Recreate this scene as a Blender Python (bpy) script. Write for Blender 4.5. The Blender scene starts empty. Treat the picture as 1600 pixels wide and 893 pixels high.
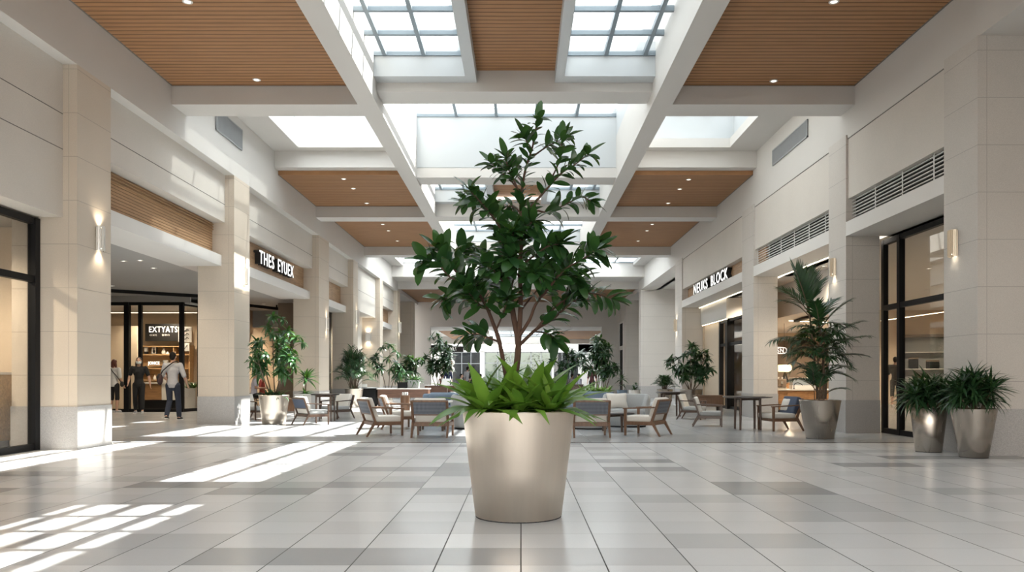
import bpy, bmesh, math, random
from mathutils import Vector, Matrix, noise as mnoise
PI = math.pi
SC = bpy.context.scene
COL = SC.collection
R = random.Random(7)
V = Vector
# reference camera constants used for laying the plan out
F = 1244.0; VX = 814.0; VY = 590.0; EYE = 1.1
def gp(px, py):                       # floor point (metres) seen at a photo pixel
    Y = F*EYE/(py-VY); return ((px-VX)*Y/F, Y)
def at(px, py, Y):                    # point at depth Y
    return V(((px-VX)*Y/F, Y, EYE+(VY-py)*Y/F))

# ------------------------------------------------------------------ geometry
class G:
    def __init__(s): s.v=[]; s.f=[]; s.m=[]
    def add(s, vs, fs, mi=0):
        o=len(s.v); s.v.extend([tuple(v) for v in vs]); s.f.extend([tuple(i+o for i in f) for f in fs]); s.m.extend([mi]*len(fs)); return s
    def box(s, x0,x1,y0,y1,z0,z1, mi=0, M=None):
        vs=[V((x,y,z)) for z in (z0,z1) for y in (y0,y1) for x in (x0,x1)]
        if M is not None: vs=[M@v for v in vs]
        return s.add(vs, [(0,2,3,1),(4,5,7,6),(0,1,5,4),(2,6,7,3),(0,4,6,2),(1,3,7,5)], mi)
    def beam(s, a, b, w, h, mi=0, up=(0,0,1)):     # rectangular bar from a to b
        a=V(a); b=V(b); d=b-a; L=d.length; d.normalize(); up=V(up)
        if abs(d.dot(up))>.98: up=V((0,1,0))
        x=d.cross(up).normalized(); z=x.cross(d)
        M=Matrix((( x.x,d.x,z.x,a.x),(x.y,d.y,z.y,a.y),(x.z,d.z,z.z,a.z),(0,0,0,1)))
        return s.box(-w/2,w/2,0,L,-h/2,h/2,mi,M)
    def taper(s, a, b, w0, d0, w1, d1, mi=0):       # 4-sided tapered leg, cross section along x/y
        a=V(a); b=V(b); vs=[]
        for p,w,d in ((a,w0,d0),(b,w1,d1)):
            vs += [p+V((-w/2,-d/2,0)),p+V((w/2,-d/2,0)),p+V((w/2,d/2,0)),p+V((-w/2,d/2,0))]
        return s.add(vs, [(0,3,2,1),(4,5,6,7),(0,1,5,4),(1,2,6,5),(2,3,7,6),(3,0,4,7)], mi)
    def lathe(s, prof, n=32, c=(0,0,0), mi=0, sx=1, sy=1):
        vs=[]; fs=[]; k=len(prof)
        for i in range(n):
            a=2*PI*i/n
            for r,z in prof: vs.append((c[0]+r*math.cos(a)*sx, c[1]+r*math.sin(a)*sy, c[2]+z))
        for i in range(n):
            j=(i+1)%n
            for q in range(k-1): fs.append((i*k+q, j*k+q, j*k+q+1, i*k+q+1))
        return s.add(vs,fs,mi)
    def tube(s, pts, rad, n=8, mi=0, round_ends=False):
        pts=[V(p) for p in pts]; rad=list(rad) if hasattr(rad,'__len__') else [rad]*len(pts)
        if round_ends:
            d0=(pts[0]-pts[1]).normalized(); d1=(pts[-1]-pts[-2]).normalized(); r0=rad[0]; r1=rad[-1]
            pre=[(pts[0]+d0*r0*math.sin(t), r0*math.cos(t)) for t in (1.45,1.05,.55)]
            post=[(pts[-1]+d1*r1*math.sin(t), r1*math.cos(t)) for t in (.55,1.05,1.45)]
            pts=[p for p,_ in pre]+pts+[p for p,_ in post]; rad=[r for _,r in pre]+rad+[r for _,r in post]
        vs=[]; fs=[]; up=None; N=len(pts)
        for i,p in enumerate(pts):
            d=(pts[min(i+1,N-1)]-pts[max(i-1,0)]).normalized()
            if up is None:
                up=V((0,0,1)) if abs(d.z)<.9 else V((0,1,0))
            x=d.cross(up).normalized(); up=x.cross(d).normalized()
            for k in range(n):
                a=2*PI*k/n; vs.append(p+(x*math.cos(a)+up*math.sin(a))*rad[i])
        for i in range(N-1):
            for k in range(n):
                k2=(k+1)%n; fs.append((i*n+k,i*n+k2,(i+1)*n+k2,(i+1)*n+k))
        fs.append(tuple(reversed(range(n)))); fs.append(tuple((N-1)*n+k for k in range(n)))
        return s.add(vs,fs,mi)
    def ell(s, c, r, n=14, m=10, mi=0):
        c=V(c); vs=[c+V((0,0,-r[2]))]; fs=[]
        for j in range(1,m):
            t=-PI/2+PI*j/m
            for i in range(n):
                a=2*PI*i/n; vs.append(c+V((r[0]*math.cos(t)*math.cos(a), r[1]*math.cos(t)*math.sin(a), r[2]*math.sin(t))))
        vs.append(c+V((0,0,r[2]))); top=len(vs)-1
        for i in range(n):
            i2=(i+1)%n
            fs.append((0,1+i2,1+i)); fs.append((top,top-n+i,top-n+i2))
            for j in range(m-2): a=1+j*n; fs.append((a+i,a+i2,a+n+i2,a+n+i))
        return s.add(vs,fs,mi)
    def prism(s, poly, z0, z1, mi=0):
        n=len(poly); vs=[(x,y,z0) for x,y in poly]+[(x,y,z1) for x,y in poly]
        return s.add(vs,[tuple(reversed(range(n))),tuple(range(n,2*n))]+[(i,(i+1)%n,n+(i+1)%n,n+i) for i in range(n)],mi)
    def leaf(s, p, d, L, W, droop=.6, fold=.25, seg=5, kind='e', nrm=None, twist=0, mi=0):
        p=V(p); d=V(d).normalized(); up=V(nrm) if nrm is not None else V((0,0,1))
        x=d.cross(up)
        if x.length<.05: x=d.cross(V((R.uniform(-1,1),R.uniform(-1,1),.1)))
        x.normalize(); n=x.cross(d).normalized()
        if twist: q=Matrix.Rotation(twist,3,d); x=q@x; n=q@n
        vs=[]; fs=[]; st=L/seg
        for i in range(seg+1):
            t=i/seg
            if kind=='e': w=math.sin(PI*min(1,max(0,.04+.96*t**.85)))**.8
            elif kind=='o': w=math.sin(PI*min(1,(.05+.95*t)**.78 if t<1 else 1))**.52*min(1,.45+1.5*t)     # obovate
            elif kind=='l': w=min(1,math.sin(PI*min(1,.12+.88*t**.8))*1.0)
            else: w=min(1,.45+t*2.2)*(1-t**2.4)
            w=max(w,.02)*W/2
            vs += [p-x*w+n*w*fold, p.copy(), p+x*w+n*w*fold]
            if i<seg:
                q=Matrix.Rotation(-droop/seg,3,x); d=q@d; n=q@n; p=p+d*st
        for i in range(seg):
            a=i*3; fs += [(a,a+1,a+4,a+3),(a+1,a+2,a+5,a+4)]
        return s.add(vs,fs,mi)
    def mesh(s, name, mats, smooth=False):
        me=bpy.data.meshes.new(name); me.from_pydata(s.v,[],s.f); 
        for m in (mats if isinstance(mats,(list,tuple)) else [mats]): me.materials.append(m)
        if any(s.m): me.polygons.foreach_set('material_index', s.m)
        if smooth: me.polygons.foreach_set('use_smooth',[True]*len(s.f))
        me.update(); return me
def obj(name, g, mats, parent=None, smooth=False, bevel=0, seg=2):
    me=g.mesh(name,mats,smooth) if isinstance(g,G) else g
    if bevel:
        bm=bmesh.new(); bm.from_mesh(me)
        bmesh.ops.recalc_face_normals(bm, faces=bm.faces)
        es=[e for e in bm.edges if e.is_manifold and e.calc_face_angle(0)>.5]
        bmesh.ops.bevel(bm, geom=es, offset=bevel, segments=seg, affect='EDGES', profile=.5, clamp_overlap=True)
        if smooth:
            for f in bm.faces: f.smooth=True
        bm.to_mesh(me); bm.free()
    elif isinstance(g,G):
        bm=bmesh.new(); bm.from_mesh(me)
        if not getattr(g,'raw',False): bmesh.ops.recalc_face_normals(bm, faces=bm.faces)
        if smooth:
            for e in bm.edges:
                if e.is_manifold and e.calc_face_angle(0)>.7: e.smooth=False
        bm.to_mesh(me); bm.free()
    o=bpy.data.objects.new(name,me); COL.objects.link(o)
    if parent is not None: o.parent=parent
    return o
def tag(o, label=None, cat=None, group=None, kind=None):
    if label: o['label']=label
    if cat: o['category']=cat
    if group: o['group']=group
    if kind: o['kind']=kind
    return o
def thing(name, label, cat, loc=(0,0,0), rz=0, group=None):
    o=bpy.data.objects.new(name,None); COL.objects.link(o); o.empty_display_size=.1
    o.location=loc; o.rotation_euler=(0,0,rz); return tag(o,label,cat,group)
def struct(name, g, m, label, cat='wall', parent=None, **k):
    o=obj(name,g,m,parent,**k)
    if parent is None: tag(o,label,cat,None,'structure')
    return o
def dup(root, loc, rz, label):
    r=root.copy(); COL.objects.link(r); r.location=loc; r.rotation_euler=(0,0,rz); r['label']=label
    for ch in list(root.children):
        c=ch.copy(); COL.objects.link(c); c.parent=r
        for g in list(ch.children):
            d=g.copy(); COL.objects.link(d); d.parent=c
    return r
def face_rz(fx,fy): return math.atan2(fy,fx)-PI/2      # things are modelled facing +Y

# ------------------------------------------------------------------ materials
def nd(nt,t,**k):
    n=nt.nodes.new(t)
    for a,b in k.items(): setattr(n,a,b)
    return n
def new_mat(name):
    m=bpy.data.materials.new(name); m.use_nodes=True; nt=m.node_tree
    return m, nt, nt.nodes['Principled BSDF']
def mth(nt,op,a,b=None,c=None):
    n=nd(nt,'ShaderNodeMath',operation=op)
    for i,x in enumerate((a,b,c)):
        if x is None: continue
        if isinstance(x,(int,float)): n.inputs[i].default_value=x
        else: nt.links.new(x,n.inputs[i])
    return n.outputs[0]
def mixc(nt,f,a,b):
    n=nd(nt,'ShaderNodeMix',data_type='RGBA')
    if isinstance(f,(int,float)): n.inputs[0].default_value=f
    else: nt.links.new(f,n.inputs[0])
    for i,x in ((6,a),(7,b)):
        if isinstance(x,(tuple,list)): n.inputs[i].default_value=(*x[:3],1)
        else: nt.links.new(x,n.inputs[i])
    return n.outputs[2]
def coords(nt):
    t=nd(nt,'ShaderNodeTexCoord'); s=nd(nt,'ShaderNodeSeparateXYZ'); nt.links.new(t.outputs['Object'],s.inputs[0])
    return t.outputs['Object'], s.outputs[0], s.outputs[1], s.outputs[2]
def noise(nt,vec,scale,detail=3,rough=.5):
    n=nd(nt,'ShaderNodeTexNoise'); n.inputs['Scale'].default_value=scale; n.inputs['Detail'].default_value=detail; n.inputs['Roughness'].default_value=rough
    nt.links.new(vec,n.inputs['Vector']); return n.outputs['Fac']
def ramp(nt,x,a,b,lo=0,hi=1):
    n=nd(nt,'ShaderNodeMapRange'); nt.links.new(x,n.inputs[0]); n.inputs[1].default_value=a; n.inputs[2].default_value=b; n.inputs[3].default_value=lo; n.inputs[4].default_value=hi
    return n.outputs[0]
def bump(nt,b,h,dist=.002,strength=.5):
    n=nd(nt,'ShaderNodeBump'); n.inputs['Strength'].default_value=strength; n.inputs['Distance'].default_value=dist
    nt.links.new(h,n.inputs['Height']); nt.links.new(n.outputs[0],b.inputs['Normal'])
def lineat(nt,x,period,off,w):        # 1 inside a thin line repeated with a period
    f=mth(nt,'FRACT',mth(nt,'DIVIDE',mth(nt,'SUBTRACT',x,off),period))
    return mth(nt,'LESS_THAN',f,w/period)
def plain(name,c,rough=.5,metal=0,spec=.5,var=.06,scale=9,**k):
    m,nt,b=new_mat(name); vec,_,_,_=coords(nt)
    n=noise(nt,vec,scale,3)
    a=tuple(max(0,x*(1-var)) for x in c); d=tuple(min(1,x*(1+var)) for x in c)
    nt.links.new(mixc(nt,n,a,d),b.inputs['Base Color'])
    b.inputs['Roughness'].default_value=rough; b.inputs['Metallic'].default_value=metal; b.inputs['Specular IOR Level'].default_value=spec
    for q,v in k.items(): b.inputs[q].default_value=v
    return m
def emit(name,c,s):
    m,nt,b=new_mat(name); b.inputs['Base Color'].default_value=(*c,1); b.inputs['Emission Color'].default_value=(*c,1); b.inputs['Emission Strength'].default_value=s
    vec,_,_,_=coords(nt); n=noise(nt,vec,4); nt.links.new(ramp(nt,n,0,1,.55,.6),b.inputs['Roughness'])
    return m
def stone(name,c,joints=True,zoff=1.14,zp=.67,speck=.10,vline=None):
    m,nt,b=new_mat(name); vec,x,y,z=coords(nt)
    n1=noise(nt,vec,110,2,.7); n2=noise(nt,vec,.9,3)
    f=mth(nt,'ADD',ramp(nt,n1,.3,.7,-speck,speck),ramp(nt,n2,.3,.7,-.03,.03))
    col=mixc(nt,ramp(nt,f,-.2,.2),tuple(q*.78 for q in c),tuple(min(1,q*1.2) for q in c))
    if joints:
        l=lineat(nt,z,zp,zoff-.004,.009)
        if vline: l=mth(nt,'MAXIMUM',l,mth(nt,'LESS_THAN',mth(nt,'ABSOLUTE',mth(nt,'SUBTRACT',mth(nt,'ABSOLUTE',x),vline)),.004))
        col=mixc(nt,mth(nt,'MULTIPLY',l,.55),col,tuple(q*.45 for q in c))
        bump(nt,b,mth(nt,'SUBTRACT',mth(nt,'MULTIPLY',n1,.12),l),.004,.5)
    else: bump(nt,b,n1,.002,.25)
    nt.links.new(col,b.inputs['Base Color']); b.inputs['Roughness'].default_value=.62
    return m
def brushed(name,c,rough=.3,aniso=.6):
    m,nt,b=new_mat(name); vec,x,y,z=coords(nt)
    mp=nd(nt,'ShaderNodeMapping'); mp.inputs['Scale'].default_value=(26,26,.6); nt.links.new(vec,mp.inputs[0])
    n=noise(nt,mp.outputs[0],1.0,3)
    nt.links.new(mixc(nt,n,tuple(q*.95 for q in c),tuple(min(1,q*1.05) for q in c)),b.inputs['Base Color'])
    nt.links.new(ramp(nt,n,.2,.8,rough-.03,rough+.05),b.inputs['Roughness']); b.inputs['Metallic'].default_value=1
    b.inputs['Anisotropic'].default_value=aniso
    tg=nd(nt,'ShaderNodeTangent',direction_type='RADIAL',axis='Z'); nt.links.new(tg.outputs[0],b.inputs['Tangent'])
    return m
def wood(name,c,rough=.45,axis=0,scale=1.0):
    m,nt,b=new_mat(name); vec,x,y,z=coords(nt)
    sc=[14*scale]*3; sc[axis]=1.2*scale
    mp=nd(nt,'ShaderNodeMapping'); mp.inputs['Scale'].default_value=sc; nt.links.new(vec,mp.inputs[0])
    n=noise(nt,mp.outputs[0],2.2,4,.6)
    nt.links.new(mixc(nt,ramp(nt,n,.3,.7),tuple(q*.68 for q in c),tuple(min(1,q*1.25) for q in c)),b.inputs['Base Color'])
    b.inputs['Roughness'].default_value=rough; bump(nt,b,n,.001,.2); return m
def slats(name,c,axis,period=.075,gap=.018):
    m,nt,b=new_mat(name); vec,x,y,z=coords(nt); u=(x,y,z)[axis]
    sc=[1.0]*3; sc[axis]=14; 
    if axis==2: sc=[1.0,1.0,16]
    mp=nd(nt,'ShaderNodeMapping'); mp.inputs['Scale'].default_value=sc; nt.links.new(vec,mp.inputs[0])
    n=noise(nt,mp.outputs[0],1.6,3,.6)
    l=lineat(nt,u,period,0,gap)
    col=mixc(nt,ramp(nt,n,.25,.75),tuple(q*.8 for q in c),tuple(q*1.18 for q in c))
    nt.links.new(mixc(nt,l,col,tuple(q*.42 for q in c)),b.inputs['Base Color'])
    f=mth(nt,'FRACT',mth(nt,'DIVIDE',u,period)); bump(nt,b,mth(nt,'SINE',mth(nt,'MULTIPLY',f,PI)),.012,.5)
    b.inputs['Roughness'].default_value=.6; b.inputs['Specular IOR Level'].default_value=.2; return m
def leafmat(name,c,c2,rough=.35,trans=.25,scale=6,spec=.5):
    m,nt,b=new_mat(name); vec,_,_,_=coords(nt); n=noise(nt,vec,scale,2)
    g=nd(nt,'ShaderNodeNewGeometry')
    f=mth(nt,'ADD',mth(nt,'MULTIPLY',g.outputs['Random Per Island'],.75),ramp(nt,n,.3,.7,0,.3))
    col=mixc(nt,f,c,c2); nt.links.new(col,b.inputs['Base Color']); b.inputs['Roughness'].default_value=rough; b.inputs['Specular IOR Level'].default_value=spec
    tr=nd(nt,'ShaderNodeBsdfTranslucent'); nt.links.new(mixc(nt,.5,col,(.2,.4,.03)),tr.inputs[0])
    mx=nd(nt,'ShaderNodeMixShader'); mx.inputs[0].default_value=trans
    nt.links.new(b.outputs[0],mx.inputs[1]); nt.links.new(tr.outputs[0],mx.inputs[2]); nt.links.new(mx.outputs[0],nt.nodes['Material Output'].inputs[0]); return m
def glass(name,tint=(1,1,1),refl=.08,rough=.02,frost=0):
    m,nt,b=new_mat(name); nt.nodes.remove(b)
    t=nd(nt,'ShaderNodeBsdfTransparent'); t.inputs[0].default_value=(*tint,1)
    gl=nd(nt,'ShaderNodeBsdfGlossy'); gl.inputs['Roughness'].default_value=rough
    lw=nd(nt,'ShaderNodeLayerWeight'); lw.inputs[0].default_value=.25
    mx=nd(nt,'ShaderNodeMixShader'); nt.links.new(ramp(nt,lw.outputs['Fresnel'],0,1,refl*.4,.18),mx.inputs[0])
    base=t.outputs[0]
    if frost:
        tr=nd(nt,'ShaderNodeBsdfTranslucent'); tr.inputs[0].default_value=(.95,.97,1,1)
        m2=nd(nt,'ShaderNodeMixShader'); m2.inputs[0].default_value=frost; nt.links.new(t.outputs[0],m2.inputs[1]); nt.links.new(tr.outputs[0],m2.inputs[2]); base=m2.outputs[0]
    nt.links.new(base,mx.inputs[1]); nt.links.new(gl.outputs[0],mx.inputs[2]); nt.links.new(mx.outputs[0],nt.nodes['Material Output'].inputs[0]); return m
def weave(name,c1,c2,sc=260):
    m,nt,b=new_mat(name); vec,x,y,z=coords(nt)
    w=mth(nt,'SINE',mth(nt,'MULTIPLY',x,sc)); w2=mth(nt,'SINE',mth(nt,'MULTIPLY',z,sc*.35))
    f=ramp(nt,mth(nt,'ADD',w,mth(nt,'MULTIPLY',w2,.4)),-1,1)
    nt.links.new(mixc(nt,f,c1,c2),b.inputs['Base Color']); b.inputs['Roughness'].default_value=.85; bump(nt,b,f,.002,.4); return m

M={}
M['white']=plain('white_paint',(.575,.55,.52),.6,var=.02,scale=1.5)
M['wellwhite']=plain('skylight_well_paint',(.50,.52,.53),.6,var=.015,scale=1.5)
M['panel']=stone('cream_stone_panel',(.60,.56,.51),joints=False,speck=.07)
M['stone']=stone('cream_stone',(.58,.505,.42),vline=6.93)
M['stoneR']=stone('grey_cream_stone',(.555,.52,.48),zoff=1.05,vline=6.60)
M['granite']=stone('grey_granite',(.40,.385,.375),joints=False,speck=.22)
M['lintel']=plain('white_plaster',(.68,.66,.635),.55,var=.02,scale=2)
M['seam']=plain('joint_and_gap_shade',(.16,.15,.14),.8)  # dark joint colour, also the painted shade of the ceiling edge gaps
M['woodceil']=slats('timber_slat_ceiling',(.345,.18,.086),1,.14,.03)
M['woodtrans']=slats('timber_slat_panel',(.42,.26,.145),2,.06,.012)
M['woodsign']=wood('timber_sign_board',(.40,.25,.14),.5,1)
M['muntin']=plain('skylight_frame_metal',(.20,.24,.27),.45,.3)
M['glass']=glass('clear_skylight_glass',(.98,1,1),.06,frost=.04)
M['frostglass']=glass('frosted_diffuser_glass',(.98,1,1),.06,frost=.72)  # for the sheets added to soften sun through some skylights
M['shopglass']=glass('shopfront_glass',(.95,.94,.92),.05)
M['darkglass']=glass('dark_tinted_glass',(.34,.36,.38),.2)
M['black']=plain('black_metal_frame',(.008,.008,.009),.5,0,.18)
M['grille']=plain('grey_grille',(.30,.31,.32),.5)
M['void']=plain('dark_plenum',(.02,.018,.016),.9)
M['louver']=plain('pale_metal_louver',(.72,.71,.69),.4)
M['champ']=brushed('champagne_brushed_metal',(.70,.615,.525),.30,.85)
M['nickel']=brushed('brushed_nickel',(.43,.385,.34),.24,.85)
M['bronze']=brushed('bronze_sconce_metal',(.62,.54,.43),.32,.4)
M['chrome']=brushed('satin_sconce_metal',(.72,.71,.69),.28,.4)
M['soil']=plain('dark_potting_soil',(.02,.015,.011),.95,0,.1,var=.5,scale=60)
M['bark']=plain('brown_bark',(.07,.034,.020),.8,var=.35,scale=30)
M['greybark']=plain('grey_brown_bark',(.12,.085,.055),.8,var=.35,scale=30)
M['leafdark']=leafmat('dark_glossy_leaf',(.012,.044,.018),(.036,.098,.026),.27,.16)
M['leafbright']=leafmat('bright_strap_leaf',(.06,.17,.025),(.22,.40,.05),.32,.22)
M['leafpalm']=leafmat('palm_leaf',(.010,.038,.017),(.028,.075,.028),.32,.12)
M['leafmid']=leafmat('mid_green_leaf',(.012,.05,.018),(.04,.115,.034),.33,.16)
M['oak']=wood('brown_oiled_wood',(.155,.082,.046),.4,2,1.5)
M['walnut']=wood('dark_walnut',(.07,.04,.027),.38,0,1.2)
M['darktop']=plain('dark_table_top',(.035,.028,.025),.3)
M['tabletop']=plain('pale_table_top',(.62,.60,.57),.35)
M['cream']=plain('cream_upholstery',(.66,.63,.58),.9,var=.05,scale=40)
M['greyfab']=plain('grey_upholstery',(.36,.37,.37),.9,var=.06,scale=40)
M['bluefab']=plain('slate_blue_upholstery',(.15,.20,.26),.9,var=.07,scale=40)
M['navyfab']=plain('navy_cushion_fabric',(.065,.085,.13),.9,var=.08,scale=40)
M['lightblue']=plain('pale_blue_fabric',(.42,.50,.56),.9)
M['weave']=weave('blue_grey_weave',(.075,.085,.105),(.19,.205,.235))
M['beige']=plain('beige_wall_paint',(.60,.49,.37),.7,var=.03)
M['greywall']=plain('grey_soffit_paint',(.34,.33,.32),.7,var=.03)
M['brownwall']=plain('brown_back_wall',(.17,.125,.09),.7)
M['shelfwood']=wood('honey_shelf_wood',(.46,.30,.15),.45,0)
M['counterwood']=wood('counter_wood',(.30,.16,.07),.4,0)
M['reddishwood']=wood('reddish_brown_wood',(.13,.06,.036),.4,0)
M['led']=emit('warm_strip_light',(1,.86,.62),4)
M['ledwhite']=emit('white_letter_light',(1,.98,.95),2.2)
M['downl']=emit('downlight_lens',(1,.93,.82),2.6)
M['lampshade']=emit('glowing_lamp_shade',(1,.80,.45),1.6)
M['sconcelens']=emit('sconce_lens',(1,.88,.68),8)
M['whitegloss']=plain('white_ceramic',(.72,.71,.69),.25)
M['rubber']=plain('black_rubber',(.015,.015,.015),.7)
M['skin']=plain('skin',(.52,.31,.22),.55,var=.05)
M['skin2']=plain('tan_skin',(.42,.25,.17),.55,var=.05)
WORLD_S=2.4; SUN_S=18.0; SUN_D=(-.68,-.18,-1.0); EXPO=0.68; LAMP=13
# ================================================================== floors
def floor_tiles():
    m,nt,b=new_mat('terrazzo_tile_floor'); vec,x,y,z=coords(nt)
    cx=mth(nt,'FLOOR',mth(nt,'DIVIDE',x,.5)); cy=mth(nt,'FLOOR',mth(nt,'DIVIDE',mth(nt,'ADD',y,.02),.47))
    wr=nd(nt,'ShaderNodeTexWhiteNoise',noise_dimensions='1D'); nt.links.new(cy,wr.inputs['W'])
    px=mth(nt,'FLOOR',mth(nt,'ADD',mth(nt,'DIVIDE',cx,2.0),mth(nt,'ROUND',wr.outputs[0])))
    def wn(a,b_):
        c=nd(nt,'ShaderNodeCombineXYZ'); nt.links.new(a,c.inputs[0]); nt.links.new(b_,c.inputs[1])
        w=nd(nt,'ShaderNodeTexWhiteNoise',noise_dimensions='2D'); nt.links.new(c.outputs[0],w.inputs[0]); return w.outputs[0]
    n1=wn(px,cy); n2=wn(cx,mth(nt,'ADD',cy,77.3))
    dark=mth(nt,'MAXIMUM',mth(nt,'MULTIPLY',mth(nt,'GREATER_THAN',n1,.87),.85),mth(nt,'MULTIPLY',mth(nt,'GREATER_THAN',n1,.68),.34))
    t=mth(nt,'ADD',dark,mth(nt,'MULTIPLY',n2,.17))
    sp=noise(nt,vec,170,2,.8); s2=noise(nt,vec,1.3,3)
    col=mixc(nt,t,(.86,.87,.88),(.43,.44,.45))
    col=mixc(nt,ramp(nt,sp,.56,.70,0,.30),col,(.3,.3,.3))
    col=mixc(nt,ramp(nt,s2,.3,.7,0,.12),col,(.66,.65,.63))
    l=mth(nt,'MAXIMUM',lineat(nt,x,.5,-.004,.008),mth(nt,'MULTIPLY',lineat(nt,y,.47,-.022,.005),.75))
    col=mixc(nt,l,col,(.045,.045,.045)); nt.links.new(col,b.inputs['Base Color'])
    nt.links.new(mth(nt,'ADD',ramp(nt,sp,.3,.7,.17,.27),mth(nt,'MULTIPLY',l,.4)),b.inputs['Roughness']); b.inputs['Specular IOR Level'].default_value=.55
    bump(nt,b,mth(nt,'SUBTRACT',1.0,l),.002,.4); return m
def floor_slabs():
    m,nt,b=new_mat('polished_grey_floor'); vec,x,y,z=coords(nt)
    c=nd(nt,'ShaderNodeCombineXYZ'); nt.links.new(mth(nt,'FLOOR',mth(nt,'DIVIDE',x,1.2)),c.inputs[0]); nt.links.new(mth(nt,'FLOOR',mth(nt,'DIVIDE',y,1.2)),c.inputs[1])
    w=nd(nt,'ShaderNodeTexWhiteNoise',noise_dimensions='2D'); nt.links.new(c.outputs[0],w.inputs[0])
    n=noise(nt,vec,2.0,4); sp=noise(nt,vec,150,2,.8)
    col=mixc(nt,mth(nt,'ADD',mth(nt,'MULTIPLY',w.outputs[0],.5),ramp(nt,n,.3,.7,0,.4)),(.35,.36,.37),(.45,.455,.465))
    col=mixc(nt,ramp(nt,sp,.6,.75,0,.2),col,(.15,.15,.15))
    l=mth(nt,'MAXIMUM',lineat(nt,x,1.2,-.003,.006),lineat(nt,y,1.2,-.003,.006))
    nt.links.new(mixc(nt,mth(nt,'MULTIPLY',l,.5),col,(.12,.12,.12)),b.inputs['Base Color']); b.inputs['Roughness'].default_value=.21; b.inputs['Specular IOR Level'].default_value=.55
    return m
YS=13.45
struct('floor',G().box(-8.6,8.6,-8,YS,-.2,0),floor_tiles(),'pale terrazzo tile floor around the big central planter','floor')
struct('floor',G().box(-19,19,YS+.16,92,-.2,0).box(-19,-8.6,-8,YS+.16,-.2,0).box(8.6,19,-8,YS+.16,-.2,0),floor_slabs(),'polished grey slab floor under the seating groups','floor')
struct('trim_1',G().box(-8.6,8.6,YS,YS+.16,-.2,.001),plain('dark_threshold_stone',(.07,.07,.072),.25),'dark threshold strip where tiles meet grey floor','trim')

# ================================================================== pillars
LX=-6.8; RX=6.5; ZF=5.9
def pillar(x0,x1,y0,y1,zt,m,label,base=.66):
    p=struct('pillar',G().box(x0,x1,y0,y1,base,zt),m,label,'pillar')
    obj('plinth',G().box(x0-.012,x1+.012,y0-.012,y1+.012,0,base),M['granite'],p)
    return p
LP=[(12.2,13.2,-7.4),(18.88,19.95,-7.66),(26.8,28.2,-7.66),(32.3,33.2,-7.66),(38.4,39.2,-7.9),(43.8,44.8,-7.9),(50.0,51.0,-7.9)]
ordn=['first','second','third','fourth','fifth','sixth','seventh']
for i,(a,b,xo) in enumerate(LP):
    pillar(xo,LX,a,b,ZF,M['stone'],f'{ordn[i]} cream stone pillar from the front along the left shopfronts')
RP=[(11.28,12.18,8.4),(15.85,16.74,7.14),(22.15,23.3,7.14),(32.0,33.4,7.3),(43.0,43.7,8.4),(48.9,49.9,7.7)]
for i,(a,b,xo) in enumerate(RP):
    pillar(RX-.03,xo,a,b,5.95 if i==0 else 5.93,M['stoneR'],f'{ordn[i]} grey cream stone pillar from the front along the right shopfronts')
# ================================================================== left wall
g=G()
g.box(-7.9,LX,-8,52.5,ZF,9.2)                     # fascia above the pillars
struct('wall_left',g,M['white'],'upper left wall band above the stone pillars','wall')
g=G(); s=G()
def lpanel(y0,y1,z0,zj,x=-7.02):
    g.box(-7.9,x,y0,y1,z0,ZF)
    for z in zj: s.box(x-.01,x+.003,y0,y1,z-.006,z+.006)
lpanel(-8,12.2,3.56,(5.14,4.6)); lpanel(13.2,18.88,4.78,(5.2,)); lpanel(19.95,26.8,4.78,(5.2,)); lpanel(28.2,32.3,4.78,(5.2,))
lpanel(33.2,38.4,4.0,(4.9,)); lpanel(39.2,43.8,4.78,(5.2,))
g.box(-8.6,-7.9,44.8,50,0,ZF)
w=struct('wall_left',g,M['panel'],'cream stone panels over the left shopfronts','wall'); obj('panel_joint',s,M['seam'],w)
g=G()
for a,b in ((13.2,18.88),(19.95,26.8),(28.2,32.3),(39.2,43.8)): g.box(-8.1,-7.1,a,b,3.75,4.01)
struct('trim_2',g,M['lintel'],'white ledge beams under the left timber transoms','trim')
for k,(a,b,m_,lb) in enumerate(((13.2,18.88,M['woodtrans'],'slatted timber transom above the passage with the people'),(19.95,26.8,M['woodsign'],'plain timber sign board behind the left shop letters'),(28.2,32.3,M['woodsign'],'timber transom beyond the third left pillar'),(39.2,43.8,M['woodsign'],'timber transom beyond the fifth left pillar'))):
    g=G().box(-7.5,-7.32,a,b,4.01,4.78)
    if k==0:
        for q in range(3): g.box(-7.33,-7.29,a,b,4.60+q*.06,4.625+q*.06)
    tag(obj('wall_panel',g,m_),lb,'wall panel',None,'structure')
# solid backs of the farther left bays
g=G().box(-8.6,-7.66,33.2,38.4,0,4.0).box(-8.6,-7.75,39.2,43.8,0,4.6)
struct('wall_left',g,M['panel'],'cream back walls of the far left recesses','wall')
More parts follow.
